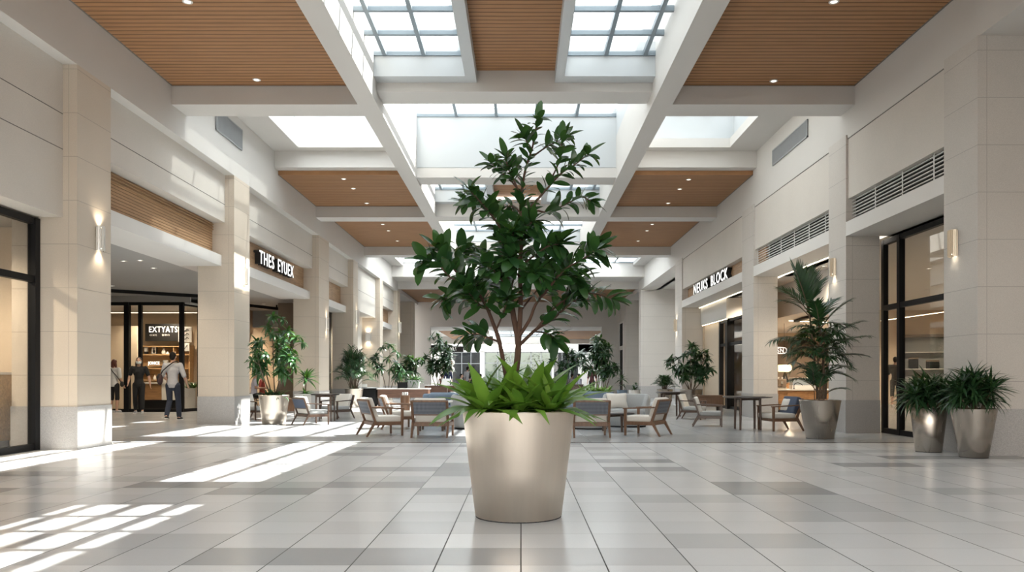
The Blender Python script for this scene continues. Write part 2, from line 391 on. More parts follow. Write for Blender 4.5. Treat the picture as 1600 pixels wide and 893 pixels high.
# ================================================================== right wall
g=G(); s=G()
g.box(RX,7.5,11.42,52.5,5.86,9.2).box(RX,8.4,-8,11.42,5.95,9.2)
struct('wall_right',g,M['white'],'upper right wall band above the stone pillars','wall')
g=G()
for a,b in ((12.18,15.85),(16.74,22.15),(23.3,32.0)): g.box(RX+.012,7.3,a,b,4.66,5.852)
g.box(8.4,8.8,33.4,43.0,0,5.86).box(7.7,8.1,43.7,48.9,0,5.86).box(RX,7.5,49.9,52.5,0,5.86).box(8.4,8.8,-8,11.3,0,5.95)
for a,b in ((12.18,15.85),(16.74,22.15),(23.3,32.0)): s.box(RX+.004,RX+.014,a,b,5.845,5.861)
w=struct('wall_right',g,M['panel'],'cream panels over the right shopfronts','wall'); obj('panel_joint',s,M['seam'],w)
g=G()
for a,b in ((12.18,15.85),(16.74,22.15),(23.3,32.0)): g.box(RX-.03,7.5,a,b,3.92,4.2)
struct('trim_3',g,M['lintel'],'white ledge beams under the right louvres and sign','trim')
tag(obj('wall_panel',G().box(6.72,6.9,23.3,32.0,4.2,4.66),M['woodsign']),'timber sign board behind the right shop letters','wall panel',None,'structure')
# ================================================================== ceiling
BXL0,BXL1=-3.18,-2.80; BXR0,BXR1=2.56,2.95; ZB=6.42; ZW=6.78
def wood_panel(x0,x1,y0,y1,z,label):
    o=tag(obj('ceiling_panel',G().box(x0,x1,y0,y1,z,z+.12),M['woodceil']),label,'ceiling panel',None,'structure'); e=.028
    obj('gap_shade_strip',G().box(x0,x0+e,y0,y1,z-.004,z+.02).box(x1-e,x1,y0,y1,z-.004,z+.02).box(x0,x1,y1-e,y1,z-.004,z+.02),M['seam'],o)  # solid dark strips stand in for shade in an edge gap
# long beams
for x0,x1,sd in ((BXL0,BXL1,'left'),(BXR0,BXR1,'right')):
    struct('beam',G().box(x0,x1,-8,44.2,ZB,7.6),M['white'],f'long white ceiling beam on the {sd} of the skylights','beam')
# cross beams
def xbeam(y0,y1,x0,x1,z0,label,z1=7.6): struct('beam',G().box(x0,x1,y0,y1,z0,z1),M['white'],label,'beam')
xbeam(15.5,16.2,LX,BXL0,ZB,'white cross beam behind the front left timber ceiling'); xbeam(15.5,16.2,BXR1,RX,ZB,'white cross beam behind the front right timber ceiling')
xbeam(15.5,16.2,BXL1,BXR0,6.67,'white cross beam between the two front skylight bays',7.28)
xbeam(21.4,22.2,BXL1,BXR0,ZB+.06,'white cross beam behind the tall bright skylight well',6.74)
for (x0,x1,sd) in ((LX,BXL0,'left'),(BXR1,RX,'right')):
    xbeam(26.4,27.1,x0,x1,ZB,f'white cross beam between the {sd} middle and far timber ceilings')
    xbeam(34.5,35.2,x0,x1,ZB,f'white cross beam behind the {sd} far timber ceiling')
    xbeam(21.95,22.3,x0,x1,6.9,f'white drop beam behind the {sd} side skylight')
xbeam(26.3,27.1,BXL1,BXR0,ZB,'white cross beam behind the paired middle skylights',6.98)
xbeam(34.5,35.2,BXL1,BXR0,ZB,'white cross beam behind the far skylight well',6.98)
xbeam(41.9,44.0,LX,RX,ZB,'broad white beam in front of the last timber ceiling'); xbeam(44.0,44.3,LX,RX,6.02,'lower white beam edging the last timber ceiling',6.42)
# side timber ceilings
for (x0,x1,sd) in ((LX,BXL0,'left'),(BXR1,RX,'right')):
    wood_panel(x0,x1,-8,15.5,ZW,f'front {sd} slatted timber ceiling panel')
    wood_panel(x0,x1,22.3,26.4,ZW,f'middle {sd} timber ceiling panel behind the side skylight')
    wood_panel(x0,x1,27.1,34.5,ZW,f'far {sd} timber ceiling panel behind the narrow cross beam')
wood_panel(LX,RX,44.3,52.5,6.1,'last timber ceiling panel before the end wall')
# skylights --------------------------------------------------------------
NWIN=[0]
def skylight(x0,x1,y0,y1,z,xs,ys,label,mw=.075,frost=None):
    NWIN[0]+=1
    w=obj(f'window_{NWIN[0]}',G().box(x0,x1,y0,y1,z+.02,z+.03),M['glass']); tag(w,label,'skylight',None,'structure')
    f=G()
    if frost: obj('sun_diffuser_pane',G().box(frost[0],frost[1],y0,y1,z-.012,z),M['frostglass'],w)  # frosted sheet added under the glass to weaken direct sun on walls
    for x in xs: f.box(x-mw/2,x+mw/2,y0,y1,z-.05,z+.05)
    for y in ys: f.box(x0,x1,y-mw/2,y+mw/2,z-.045,z+.045)
    obj('window_frame',f,M['muntin'],w)
def fr(a,b,n): return [a+(b-a)*i/n for i in range(n+1)]
def paired(y0,y1,tagl,step=.92,mw=.075,extra=()):
    """bay with two skylights either side of a timber strip; y1 = far end"""
    g=G(); zt=7.27
    for (xa,xb) in ((BXL1,-1.065),(.83,BXR0)):
        g.box(xa,xb,y1-.34,y1,6.84,7.5)                        # far curb
        g.box(xa,xb,y0,y0+.3,6.70 if y0>20 else 6.84,7.5)                         # near curb
    g.box(-1.065,-.86,y0,y1,6.84,7.5); g.box(.66,.83,y0,y1,6.84,7.5)   # strips beside the timber
    g.box(BXL1-.3,BXL1-.02,y0,y1,7.55,7.9); g.box(BXR0+.02,BXR0+.3,y0,y1,7.55,7.9)
    struct('ceiling',g,M['wellwhite'],f'white curbs of the {tagl} paired skylights','ceiling')
    tag(obj('ceiling_panel',G().box(-.86,.66,y0,y1,7.08,7.2),M['woodceil']),f'narrow timber strip between the {tagl} paired skylights','ceiling panel',None,'structure')
    ys=[]; y=y1-.34
    while y>y0+.3: ys.append(y); y-=step
    skylight(BXL1,-1.065,y0,y1-.34,zt,(-2.59,-1.85,-1.09),ys,f'left skylight of the {tagl} pair',mw)
    skylight(.83,BXR0,y0,y1-.34,zt,(.855,1.62,2.36)+extra,ys,f'right skylight of the {tagl} pair',mw)
paired(9.4,15.5,'front'); paired(2.4,8.6,'overhead',.62,.10,(1.24,1.99)); paired(22.2,26.3,'middle')
xbeam(8.6,9.4,BXL1,BXR0,6.67,'white cross beam over the planter',8.0)
paired(-5.8,1.6,'added unseen entrance'); xbeam(1.6,2.4,BXL1,BXR0,6.67,'white cross beam over the camera end of the mall',8.0)  # skylight pair behind the camera, added to brighten the near floor
struct('ceiling',G().box(BXL1,BXR0,-8,-5.8,6.7,7.6),M['white'],'white ceiling over the mall entrance','ceiling')
def well(x0,x1,y0,y1,z0,z1,nx,ny,label,wt=.25,m='wellwhite'):
    g=G(); zs=7.6
    if z1>zs: g.box(x0-wt,x0,y0-wt,y1+wt,zs,z1+.2).box(x1,x1+wt,y0-wt,y1+wt,zs,z1+.2)
    g.box(x0,x1,y1,y1+wt,6.75 if z1>8 else z0,z1+.2).box(x0,x1,y0-wt,y0,z0,z1+.2)
    struct('ceiling',g,M[m],f'white walls of the {label}','ceiling')
    skylight(x0,x1,y0,y1,z1,fr(x0,x1,nx)[1:-1],fr(y0,y1,ny),f'glazing of the {label}')
well(BXL1,BXR0,16.2,21.4,7.3,8.15,5,4,'tall central skylight well')
well(BXL1,BXR0,27.1,34.5,7.0,7.48,6,6,'far central skylight well')
# side skylight wells, bay two
for (xa,xb,sd) in ((-6.04,BXL0,'left'),(BXR1,5.67,'right')):
    g=G(); x0,x1=(LX,BXL0) if sd=='left' else (BXR1,RX)
    g.box(x0,x1,21.6,22.3,7.35,7.6)                                   # far rim
    if sd=='left': g.box(x0,xa,16.2,21.6,7.35,7.6)
    else: g.box(xb,x1,16.2,21.6,7.35,7.6)
    struct('ceiling',g,M['white'],f'white rim of the {sd} side skylight','ceiling')
    xo0,xo1=(xa-.18,xb) if sd=='left' else (xa,xb+.18)
    g=G().box(xo0-.2,xo0,16.0,22.1,7.6,8.6).box(xo1,xo1+.2,16.0,22.1,7.6,8.6).box(xo0,xo1,21.85,22.1,7.6,8.6).box(xo0,xo1,16.0,16.2,7.6,8.6)
    struct('ceiling',g,M['wellwhite'],f'white well walls of the {sd} side skylight','ceiling')
    skylight(xo0,xo1,16.2,21.85,8.36,fr(xo0,xo1,4)[1:-1],fr(16.2,21.85,4),f'glazing of the {sd} side skylight',frost=(xo0,xo0+.75*(xo1-xo0)) if sd=='left' else None)
# full-width skylight bay before the end
for (xa,xb,lb) in ((-6.2,BXL0,'left full-width bay'),(BXL1,BXR0,'central full-width bay'),(BXR1,5.9,'right full-width bay')):
    skylight(xa,xb,35.2,41.9,7.2,fr(xa,xb,3)[1:-1],fr(35.2,41.9,4),f'far skylight of the {lb}',frost=(xa,xb))
struct('ceiling',G().box(LX,-6.2,35.2,41.9,7.0,7.3).box(5.9,RX,35.2,41.9,7.0,7.3),M['white'],'white rims of the far full-width skylight bay','ceiling')
# roof slab over the timber and shops so that daylight only enters through the glass
g=G()
for a,b in ((-8,15.9),(22.28,35.1)): g.box(-7.9,BXL0,a,b,6.95,7.1).box(BXR1,7.5,a,b,6.95,7.1)
g.box(-7.9,7.5,42.1,53,6.6,6.8)
struct('ceiling',g,M['white'],'flat roof slab above the timber ceilings','ceiling')
# ================================================================== end wall and hall beyond
ye=52.5
struct('wall_far',G().box(-7.9,-5.99,ye,ye+.6,0,6.6).box(5.32,7.5,ye,ye+.6,0,6.6).box(-5.99,5.32,ye,ye+.6,4.48,6.6),M['white'],'white end wall with the wide opening','wall')
g=G().box(-9.3,-9,ye+.6,86,0,5).box(8.7,9,ye+.6,86,0,5).box(-9,9,ye+.6,57.5,4.5,4.8).box(-9,9,69.5,71,4.1,4.8).box(-9,-6,57.5,69.5,4.7,4.8).box(6,9,57.5,69.5,4.7,4.8)
g.box(-2.6,-2.3,57.5,69.5,4.3,4.8).box(2.3,2.6,57.5,69.5,4.3,4.8)
struct('wall_far',g,M['white'],'white walls and beams of the hall beyond the opening','wall')
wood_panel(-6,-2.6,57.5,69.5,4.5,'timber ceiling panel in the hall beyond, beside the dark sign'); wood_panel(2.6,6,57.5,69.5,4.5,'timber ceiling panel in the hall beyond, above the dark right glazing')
skylight(-2.3,2.3,57.5,69.5,4.75,(-.8,.8),fr(57.5,69.5,5),'skylight of the hall beyond the opening')
skylight(-9,9,71,80,4.9,(-6,-3,0,3,6),fr(71,80,3),'long skylight at the far end of the hall')
yh=75
g=G().box(-9,-6.45,yh,yh+.3,0,4.9).box(-3.85,-3.45,yh,yh+.3,0,3.6).box(-9,-3.4,yh,yh+.3,3.55,4.2).box(2.9,3.1,yh,yh+.3,0,3.6).box(5.4,9,yh,yh+.3,0,4.6).box(2.9,9,yh,yh+.3,3.5,4.3).box(-3.4,2.9,yh-.1,yh+.3,3.55,3.85)
struct('wall_far',g,M['lintel'],'pale far wall of the hall with shop windows','wall')
for a,b,lb in ((-6.45,-3.85,'dark shop window under the hanging dark sign'),(3.1,5.4,'dark shop window at the far right of the hall')):
    NWIN[0]+=1
    w=tag(obj(f'window_{NWIN[0]}',G().box(a,b,yh+.1,yh+.12,0,3.55),M['darkglass']),lb,'window',None,'structure'); f=G()
    for x in fr(a,b,3): f.box(x-.03,x+.03,yh+.06,yh+.16,0,3.55)
    for z in (.05,2.45,3.5): f.box(a,b,yh+.06,yh+.16,z-.03,z+.03)
    obj('window_frame',f,M['grille'],w)
NWIN[0]+=1
w=tag(obj(f'window_{NWIN[0]}',G().box(-3.4,-.9,yh+.1,yh+.12,0,3.5).box(.9,2.9,yh+.1,yh+.12,0,3.5).box(-.9,.9,yh+.1,yh+.12,0,3.5),glass('tinted_end_glass',(.26,.30,.28),.15)),'glazed end wall of the hall with green tinted panes','window',None,'structure'); f=G()
for x in (-3.4,-2.2,-.95,.95,1.9,2.85): f.box(x-.04,x+.04,yh+.05,yh+.17,0,3.55)
for z in (2.5,3.5): f.box(-3.4,2.9,yh+.05,yh+.17,z-.04,z+.04)
obj('window_frame',f,M['grille'],w)
struct('wall_back',G().box(-9,-3.5,yh+2.5,yh+2.8,0,4).box(3,9,yh+2.5,yh+2.8,0,4),M['greywall'],'grey back walls inside the far shops','wall')
# right-hand window strip by the end wall
NWIN[0]+=1
w=tag(obj(f'window_{NWIN[0]}',G().box(6.47,6.49,50.3,52.2,.3,4.6),M['darkglass']),'tall dark window on the right wall beside the end wall','window',None,'structure')
obj('window_frame',G().box(6.44,6.5,50.25,50.4,.2,4.7).box(6.44,6.5,52.1,52.25,.2,4.7).box(6.44,6.5,50.3,52.2,2.9,3.15).box(6.44,6.5,50.3,52.2,4.6,4.7).box(6.44,6.5,50.3,52.2,.2,.3),M['lintel'],w)
# ================================================================== helpers for fittings
def lamp(name,loc,power,color=(1,.84,.62),rad=.06,spot=None,aim=(0,0,-1),blend=.8):
    l=bpy.data.lights.new(name,'SPOT' if spot else 'POINT'); l.energy=power; l.color=color; l.shadow_soft_size=rad
    o=bpy.data.objects.new(name,l); COL.objects.link(o); o.location=loc
    if spot: l.spot_size=math.radians(spot); l.spot_blend=blend; o.rotation_euler=V(aim).to_track_quat('-Z','Y').to_euler()
    return o
DL=[None]
def downlight(x,y,z,label,group,power=0,r=.055,color=(1,.86,.66)):
    if DL[0] is None:
        t=thing('downlight',label,'ceiling light',(x,y,z),0,group)
        obj('ring',G().lathe([(r,0),(r+.022,-.002),(r+.022,-.012),(r,-.016),(r-.008,-.01),(r-.008,0)],24),M['whitegloss'],t,True)
        obj('lens',G().lathe([(0,-.006),(r-.008,-.006),(r-.008,-.001),(0,-.001)],20),M['downl'],t)
        DL[0]=t
    else:
        t=dup(DL[0],(x,y,z),0,label); t['group']=group
    if power: lamp('downlight_lamp',(x,y,z-.09),power*LAMP,color,.05,150)
    return t
def text_mesh(txt,w,h,depth,bold=0,res=3,space=1.16):
    cu=bpy.data.curves.new('lettering','FONT'); cu.body=txt; cu.align_x='CENTER'; cu.align_y='CENTER'; cu.size=1; cu.extrude=depth; cu.offset=bold; cu.resolution_u=res; cu.space_character=space
    o=bpy.data.objects.new('lettering_source',cu); COL.objects.link(o)
    bpy.context.view_layer.update(); dg=bpy.context.evaluated_depsgraph_get()
    me=bpy.data.meshes.new_from_object(o.evaluated_get(dg)); bpy.data.objects.remove(o); bpy.data.curves.remove(cu)
    xs=[v.co.x for v in me.vertices]; ys=[v.co.y for v in me.vertices]
    sx=w/(max(xs)-min(xs)); sy=h/(max(ys)-min(ys)); cx=(max(xs)+min(xs))/2; cy=(max(ys)+min(ys))/2
    for v in me.vertices: v.co.x=(v.co.x-cx)*sx; v.co.y=(v.co.y-cy)*sy
    me.materials.clear(); return me
def place_text(name,txt,w,h,depth,m,parent,loc,xa,na,bold=.02):
    me=text_mesh(txt,w,h,depth,bold); xa=V(xa); na=V(na); ya=na.cross(xa)
    Mx=Matrix(((xa.x,ya.x,na.x,loc[0]),(xa.y,ya.y,na.y,loc[1]),(xa.z,ya.z,na.z,loc[2]),(0,0,0,1)))
    me.transform(Mx); me.materials.append(M[m]); o=bpy.data.objects.new(name,me); COL.objects.link(o); o.parent=parent; return o
M['letter']=emit('white_sign_letter',(1,.99,.97),.6)
M['letterback']=plain('black_sign_return',(.012,.012,.012),.4)
def letter_sign(name,label,txt,w,h,loc,xa,na,dep=.10):
    t=thing(name,label,'sign',loc)
    na_=V(na)
    ws=txt.split(); N=len(txt); pos=0; xv=V(xa)
    for wd in ws:
        c=(pos+len(wd)/2)/N-.5; ww=w*len(wd)/N*.97; pos+=len(wd)+1
        place_text('letter_return',wd,ww,h,dep/2,'letterback',t,na_*(dep/2)+xv*(c*w),xa,na,.02)
        place_text('lettering',wd,ww,h,.006,'letter',t,na_*(dep+.008)+xv*(c*w),xa,na,.004)
    return t
letter_sign('shop_sign','white block letters reading THES EYUEX on the left timber board','THES EYUEX',3.3,.37,(-7.315,23.4,4.42),(0,1,0),(1,0,0),.16)
letter_sign('shop_sign','white block letters reading NEUKS BLOCK on the right timber board','NEUKS BLOCK',5.0,.36,(6.715,27.7,4.43),(0,-1,0),(-1,0,0),.16)
# ------------------------------------------------------------------ air grilles and louvres
def grille(name,label,x,nx,y0,y1,z0,z1):
    t=thing(name,label,'air grille',(x,(y0+y1)/2,z0)); a=(y1-y0)/2; h=z1-z0
    obj('frame',G().box(-.015,.015,-a,a,0,.03).box(-.015,.015,-a,a,h-.03,h).box(-.015,.015,-a,-a+.03,0,h).box(-.015,.015,a-.03,a,0,h),M['grille'],t)
    g=G(); n=int(2*a/.045)
    for i in range(n):
        y=-a+.03+(2*a-.06)*(i+.5)/n; g.box(-.008,.008,y-.012,y+.012,.03,h-.03)
    obj('slat_panel',g,M['grille'],t)
    obj('backing',G().box(-.013,-.009,-a+.01,a-.01,.01,h-.01) if nx>0 else G().box(.009,.013,-a+.01,a-.01,.01,h-.01),plain('grille_backing',(.16,.165,.17),.7),t)
grille('air_grille','grey air grille high on the left wall above the second pillar',LX+.02,1,17.7,19.35,6.62,7.12)
grille('air_grille','grey air grille high on the right wall above the louvres',RX-.02,-1,18.0,20.5,6.55,6.95)
def louvre(label,y0,y1,step,wood_end=0):
    t=thing('louvre_grille',label,'louvre grille',(6.62,(y0+y1)/2,4.2)); a=(y1-y0)/2; h=.46
    g=G(); n=7
    for i in range(n):
        z=.03+h*i/n
        g.box(-.024,.008,-a,a,z,z+.015)
    obj('slat_panel',g,M['louver'],t)
    y=-a+step/2
    while y<a: obj('divider',G().box(-.032,-.024,y-.014,y+.014,0,h),M['louver'],t); y+=step
    obj('plenum',G().box(.05,.09,-a,a,0,h),M['void'],t)
    if wood_end: obj('timber_end',G().box(-.012,.045,a-wood_end,a,.0,h),M['woodtrans'],t)
louvre('white louvre grille above the black framed shop entrance',12.18,15.85,1.05)
louvre('white louvre grille above the cafe opening',16.74,22.15,.98,.7)
# ------------------------------------------------------------------ sconces
def sconce(label,x,y,z,nx,ny,h,m,r=.075,power=0,up=True):
    t=thing('wall_sconce',label,'wall light',(x,y,z),math.atan2(ny,nx))
    obj('back_plate',G().box(0,.012,-r*1.05,r*1.05,-h*.46,h*.46),M[m],t,bevel=.003)
    g=G(); N=14; out=[]; 
    for i in range(N+1):
        a=-PI/2+PI*i/N; out.append((.012+r*1.05*math.cos(a), r*math.sin(a)))
    inn=[(.012+(p[0]-.012)*.92,p[1]*.92) for p in out]; k=len(out)
    vs=[(p[0],p[1],zz) for zz in (-h/2,h/2) for p in out]+[(p[0],p[1],zz) for zz in (-h/2,h/2) for p in inn]; fs=[]
    for i in range(k-1):
        fs+=[(i,i+1,k+i+1,k+i),(2*k+i+1,2*k+i,3*k+i,3*k+i+1),(i+1,i,2*k+i,2*k+i+1),(k+i,k+i+1,3*k+i+1,3*k+i)]
    for i in range(1,N):
        p=out[i]; g.box(p[0]-.004,p[0]+.004,p[1]-.004,p[1]+.004,-h/2+.01,h/2-.01)
    g.add(vs,fs); obj('body',g,M[m],t,True)
    obj('lens',G().box(.012,.012+r*.8,-r*.7,r*.7,-h/2+.03,-h/2+.036),M['sconcelens'],t)
    if up: obj('lens',G().box(.012,.012+r*.8,-r*.7,r*.7,h/2-.036,h/2-.03),M['sconcelens'],t)
    if power:
        for s in ((-1,1) if up else (-1,)): lamp('sconce_lamp',(x+nx*.06,y+ny*.06,z+s*(h/2-.01)),power,(1,.85,.64),.02,125,(nx*.05,ny*.05,s),.9)
sconce('silver half-round wall light on the first left pillar',LX,12.82,3.34,1,0,.40,'chrome',.075,9)
sconce('silver half-round wall light on the second left pillar',LX,19.55,3.58,1,0,.40,'chrome',.075,3)
sconce('silver half-round wall light on the third left pillar',LX,27.8,3.0,1,0,.42,'chrome',.08,6)
sconce('silver half-round wall light on the fourth left pillar',LX,32.9,3.6,1,0,.6,'chrome',.1,3)
sconce('glowing wall light on the front face of the fifth left pillar',-7.36,38.4,3.07,0,-1,.42,'chrome',.14,14)
sconce('silver wall light on the sixth left pillar',LX,44.4,3.9,1,0,.6,'chrome',.12,8)
sconce('bronze half-round wall light on the nearest right pillar',RX-.03,11.87,3.10,-1,0,.40,'bronze',.085,.3,False)
sconce('bronze half-round wall light on the second right pillar',RX-.03,16.42,3.38,-1,0,.36,'bronze',.08,4,False)
sconce('bronze half-round wall light on the fourth right pillar',RX-.03,33.1,3.28,-1,0,.5,'bronze',.1,5)
# ------------------------------------------------------------------ ceiling downlights in the timber
for n,(px,py) in enumerate(((401,124),(293,2))):
    p=at(px,py,F*(ZW-EYE)/(VY-py)); downlight(p.x,p.y,ZW,['downlight in the front left timber ceiling next to the cross beam','downlight in the front left timber ceiling at the photo top'][n],'downlights in the timber ceilings')
for n,(px,py) in enumerate(((1209,126),(1303,2))):
    p=at(px,py,F*(ZW-EYE)/(VY-py)); downlight(p.x,p.y,ZW,['downlight in the front right timber ceiling next to the cross beam','downlight in the front right timber ceiling at the photo top'][n],'downlights in the timber ceilings')
o3=['nearest','middle','farthest','last']
for pts,lb in ((((537,279),(552,294),(573,317)),'middle left'),(((1076,280),(1062,295),(1044,317)),'middle right'),(((598,350),(607,360),(621,376)),'far left'),(((1019,350),(1011,360),(997,376)),'far right')):
    for n,(px,py) in enumerate(pts):
        p=at(px,py,F*(ZW-EYE)/(VY-py)); downlight(p.x,p.y,ZW,f'{o3[n]} downlight in the {lb} timber ceiling panel','downlights in the timber ceilings')
for n,(px,py) in enumerate(((673,457),(682,465),(941,457),(932,465))):
    p=at(px,py,F*(6.1-EYE)/(VY-py)); downlight(p.x,p.y,6.1,['near downlight at the left of the last timber ceiling','far downlight at the left of the last timber ceiling','near downlight at the right of the last timber ceiling','far downlight at the right of the last timber ceiling'][n],'downlights in the timber ceilings')
# ================================================================== left shops
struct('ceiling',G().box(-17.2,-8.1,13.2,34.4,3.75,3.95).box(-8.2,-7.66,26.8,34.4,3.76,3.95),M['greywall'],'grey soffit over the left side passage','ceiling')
struct('wall_left',G().box(-17.4,-17.2,-8,34.4,0,4),M['beige'],'beige outer wall of the left shops','wall')
struct('wall_left',G().box(-10.7,-7.66,34.2,34.4,0,2.87),M['beige'],'warm cream lower back wall behind the leafy left potted tree','wall')
struct('wall_left',G().box(-10.7,-7.66,34.18,34.4,2.87,3.76).box(-10.7,-8.2,31.5,31.7,3.1,3.75),M['grille'],'grey upper back wall band behind the leafy left potted tree','wall')
def glazing(label,pts,z1,posts,rails,w=.10,m='shopglass',zb=0):
    """pts: plan polyline; posts: list of plan points; rails: heights"""
    NWIN[0]+=1; g=G(); f=G()
    for (a,b) in zip(pts,pts[1:]):
        a=V((*a,0)); b=V((*b,0)); d=(b-a).normalized(); n=V((-d.y,d.x,0))*.008
        q=[a-n,b-n,b+n,a+n]; g.prism([(p.x,p.y) for p in q],zb,z1)
        for z in (zb+.05,*rails,z1-.05): f.beam((a.x,a.y,z),(b.x,b.y,z),w*.9,.10)
    wdw=tag(obj(f'window_{NWIN[0]}',g,M[m]),label,'shop window',None,'structure')
    for (x,y,pw) in posts: f.box(x-pw/2,x+pw/2,y-pw/2,y+pw/2,zb,z1)
    obj('window_frame',f,M['black'],wdw); return wdw
glazing('black framed shop window at the left edge',[(-7.42,-8),(-7.42,12.14)],3.53,[(-7.42,12.13,.12),(-7.42,10.2,.1),(-7.42,8,.1),(-7.42,5.8,.1)],(2.6,))
struct('wall_left',G().box(-17.2,-7.42,13.0,13.2,0,4.78),M['beige'],'beige partition behind the left edge shop window','wall')
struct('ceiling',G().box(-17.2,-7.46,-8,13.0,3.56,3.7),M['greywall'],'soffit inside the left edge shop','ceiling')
pillar(-7.9,-7.5,12.35,12.95,3.56,M['stone'],'stone pillar seen through the left edge shop window')
t=thing('shop_counter','pale wood counter seen through the left edge shop window','counter',(-8.6,12.4,0))
obj('body',G().box(-.55,.55,-.25,.25,.12,1.15),M['shelfwood'],t,bevel=.01); obj('kick',G().box(-.5,.5,-.2,.2,0,.12),M['black'],t); obj('top',G().box(-.6,.6,-.3,.3,1.15,1.19),M['whitegloss'],t,bevel=.005)
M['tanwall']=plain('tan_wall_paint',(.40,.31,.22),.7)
# shop with the EXTYATS board
yf=25.8
glazing('black framed shopfront behind the standing people',[(-16.6,yf),(-10.98,yf),(-10.78,26.7)],3.55,[((199-VX)*yf/F,yf,.16),((219.5-VX)*yf/F,yf,.11),((284-VX)*yf/F,yf,.13),(-10.78,26.75,.14),(-15.0,yf,.12)],(),.1)
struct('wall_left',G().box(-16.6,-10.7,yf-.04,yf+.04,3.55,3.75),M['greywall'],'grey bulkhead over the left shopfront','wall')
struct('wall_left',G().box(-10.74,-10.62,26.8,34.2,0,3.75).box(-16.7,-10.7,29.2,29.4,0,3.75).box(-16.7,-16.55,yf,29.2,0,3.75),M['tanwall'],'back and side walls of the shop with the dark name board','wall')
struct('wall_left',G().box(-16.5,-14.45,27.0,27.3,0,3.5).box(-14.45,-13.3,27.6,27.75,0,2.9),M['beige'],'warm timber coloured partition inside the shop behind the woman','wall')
struct('ceiling',G().box(-16.6,-10.74,yf+.06,29.2,3.5,3.56),M['white'],'bright ceiling inside the shop with the name board','ceiling')
t=thing('display_shelf','honey wood wall shelving under the dark name board','shelving',(-13.0,29.0,0))
xa,xb=-.85,1.0
obj('back_panel',G().box(xa,xb,.15,.19,.4,2.3),M['shelfwood'],t)
for z in (1.02,1.44,1.94,2.24): obj('shelf',G().box(xa,xb,-.2,.15,z-.02,z+.02),M['shelfwood'],t)
for x in (xa,.42,xb): obj('upright',G().box(x-.015,x+.015,-.18,.15,.4,2.26),M['shelfwood'],t)
sg=thing('shop_sign','dark board lettered EXTYATS above the honey wood shelves','sign',(-12.93,28.72,2.43))
obj('board',G().box(-.63,.66,0,.05,0,.62),M['letterback'],sg,bevel=.004)
place_text('lettering','EXTYATS',1.02,.21,.008,'letter',sg,(0.03,-.01,.42),(1,0,0),(0,-1,0),.008)
place_text('small_lettering','oxt',.26,.065,.006,'louver',sg,(-.33,-.008,.215),(1,0,0),(0,-1,0),0); place_text('small_lettering','uen',.26,.065,.006,'louver',sg,(.12,-.008,.215),(1,0,0),(0,-1,0),0)
sg=thing('shop_sign','small white JONCE letters on the honey wood shelving','sign',(-13.33,29.0,1.62)); place_text('lettering','JONCE',.42,.15,.02,'letter',sg,(0,-.1,0),(1,0,0),(0,-1,0),.008); obj('bracket',G().box(-.2,.2,-.1,.15,-.1,-.08),M['shelfwood'],sg)
sg=thing('shop_sign','white round hanging sign with dark script at right of the name board','sign',(-12.0,28.45,2.15))
obj('disc',G().box(-.24,.24,-.02,.02,.22,.78),M['whitegloss'],sg,True,.018,4); obj('lower_disc',G().box(-.2,.16,-.02,.02,-.1,.2),M['whitegloss'],sg,True,.018,4)
g=G()
for z0 in (.65,.5,.35): obj('script',G().tube([(-.13,-.026,z0),(-.05,-.026,z0+.05),(0,-.026,z0-.03),(.08,-.026,z0+.05),(.14,-.026,z0)],.014,6),M['letterback'],sg)
g.tube([(-.1,-.026,.1),(0,-.026,.0),(.08,-.026,.12)],.014,6); obj('script',g,M['letterback'],sg)
obj('hanger',G().tube([(0,0,.78),(0,0,1.34)],.006,6),M['black'],sg)
def bottle(x,y,z,h,r,m,label,grp='bottles on the honey wood shelves',kind='bottle'):
    t=thing(kind,label,kind,(x,y,z),0,grp)
    obj('body',G().lathe([(0,0),(r*.85,0),(r,h*.06),(r,h*.35),(r*.7,h*.55),(r*.28,h*.72),(r*.25,h*.9),(0,h*.9)],18),M[m],t,True)
    obj('stopper',G().lathe([(0,h*.9),(r*.3,h*.9),(r*.3,h),(0,h)],12),M['black'],t,True)
def SX(px,Y=28.93): return (px-VX)*Y/F
bottle(SX(256),28.93,1.96,.24,.075,'cream','tall cream bottle on the upper shelf under the dark board')
bottle(SX(262),28.93,1.96,.13,.06,'cream','short cream bottle on the upper shelf')
bottle(SX(272),28.93,1.96,.19,.065,'cream','cream bottle at the right end of the upper shelf')
bottle(SX(268),28.93,1.46,.16,.06,'greyfab','grey bottle on the lower right shelf')
bottle(SX(242),28.93,1.04,.2,.06,'cream','cream bottle low on the shelf behind the counter'); 
t=thing('box','pale upright box at the left of the upper shelf','box',(SX(228.5),28.93,1.96)); obj('carton',G().box(-.05,.05,-.05,.05,0,.26),M['whitegloss'],t,bevel=.004); obj('band',G().box(-.051,.051,-.051,.051,0,.1),M['black'],t)
t=thing('picture_frame','black and white framed picture on the upper shelf','picture',(SX(241),28.93,1.96)); obj('frame',G().box(-.11,.11,-.015,.015,0,.29),M['black'],t,bevel=.004); obj('print',G().box(-.085,.07,-.018,-.014,.03,.26),M['whitegloss'],t); obj('figure',G().lathe([(0,.04),(.04,.05),(.05,.12),(.02,.17),(.03,.21),(0,.24)],12,(0,-.02,0),0,1,.1),M['letterback'],t,True)
t=thing('picture_frame','small pale framed card on the lower right shelf','picture',(SX(259),28.93,1.46)); obj('frame',G().box(-.1,.1,-.015,.015,0,.28),M['greyfab'],t,bevel=.004); obj('print',G().box(-.06,.06,-.018,-.014,.05,.24),M['whitegloss'],t)
t=thing('shop_counter','wood fronted counter with black base inside the left shop','counter',(-12.35,27.75,0))
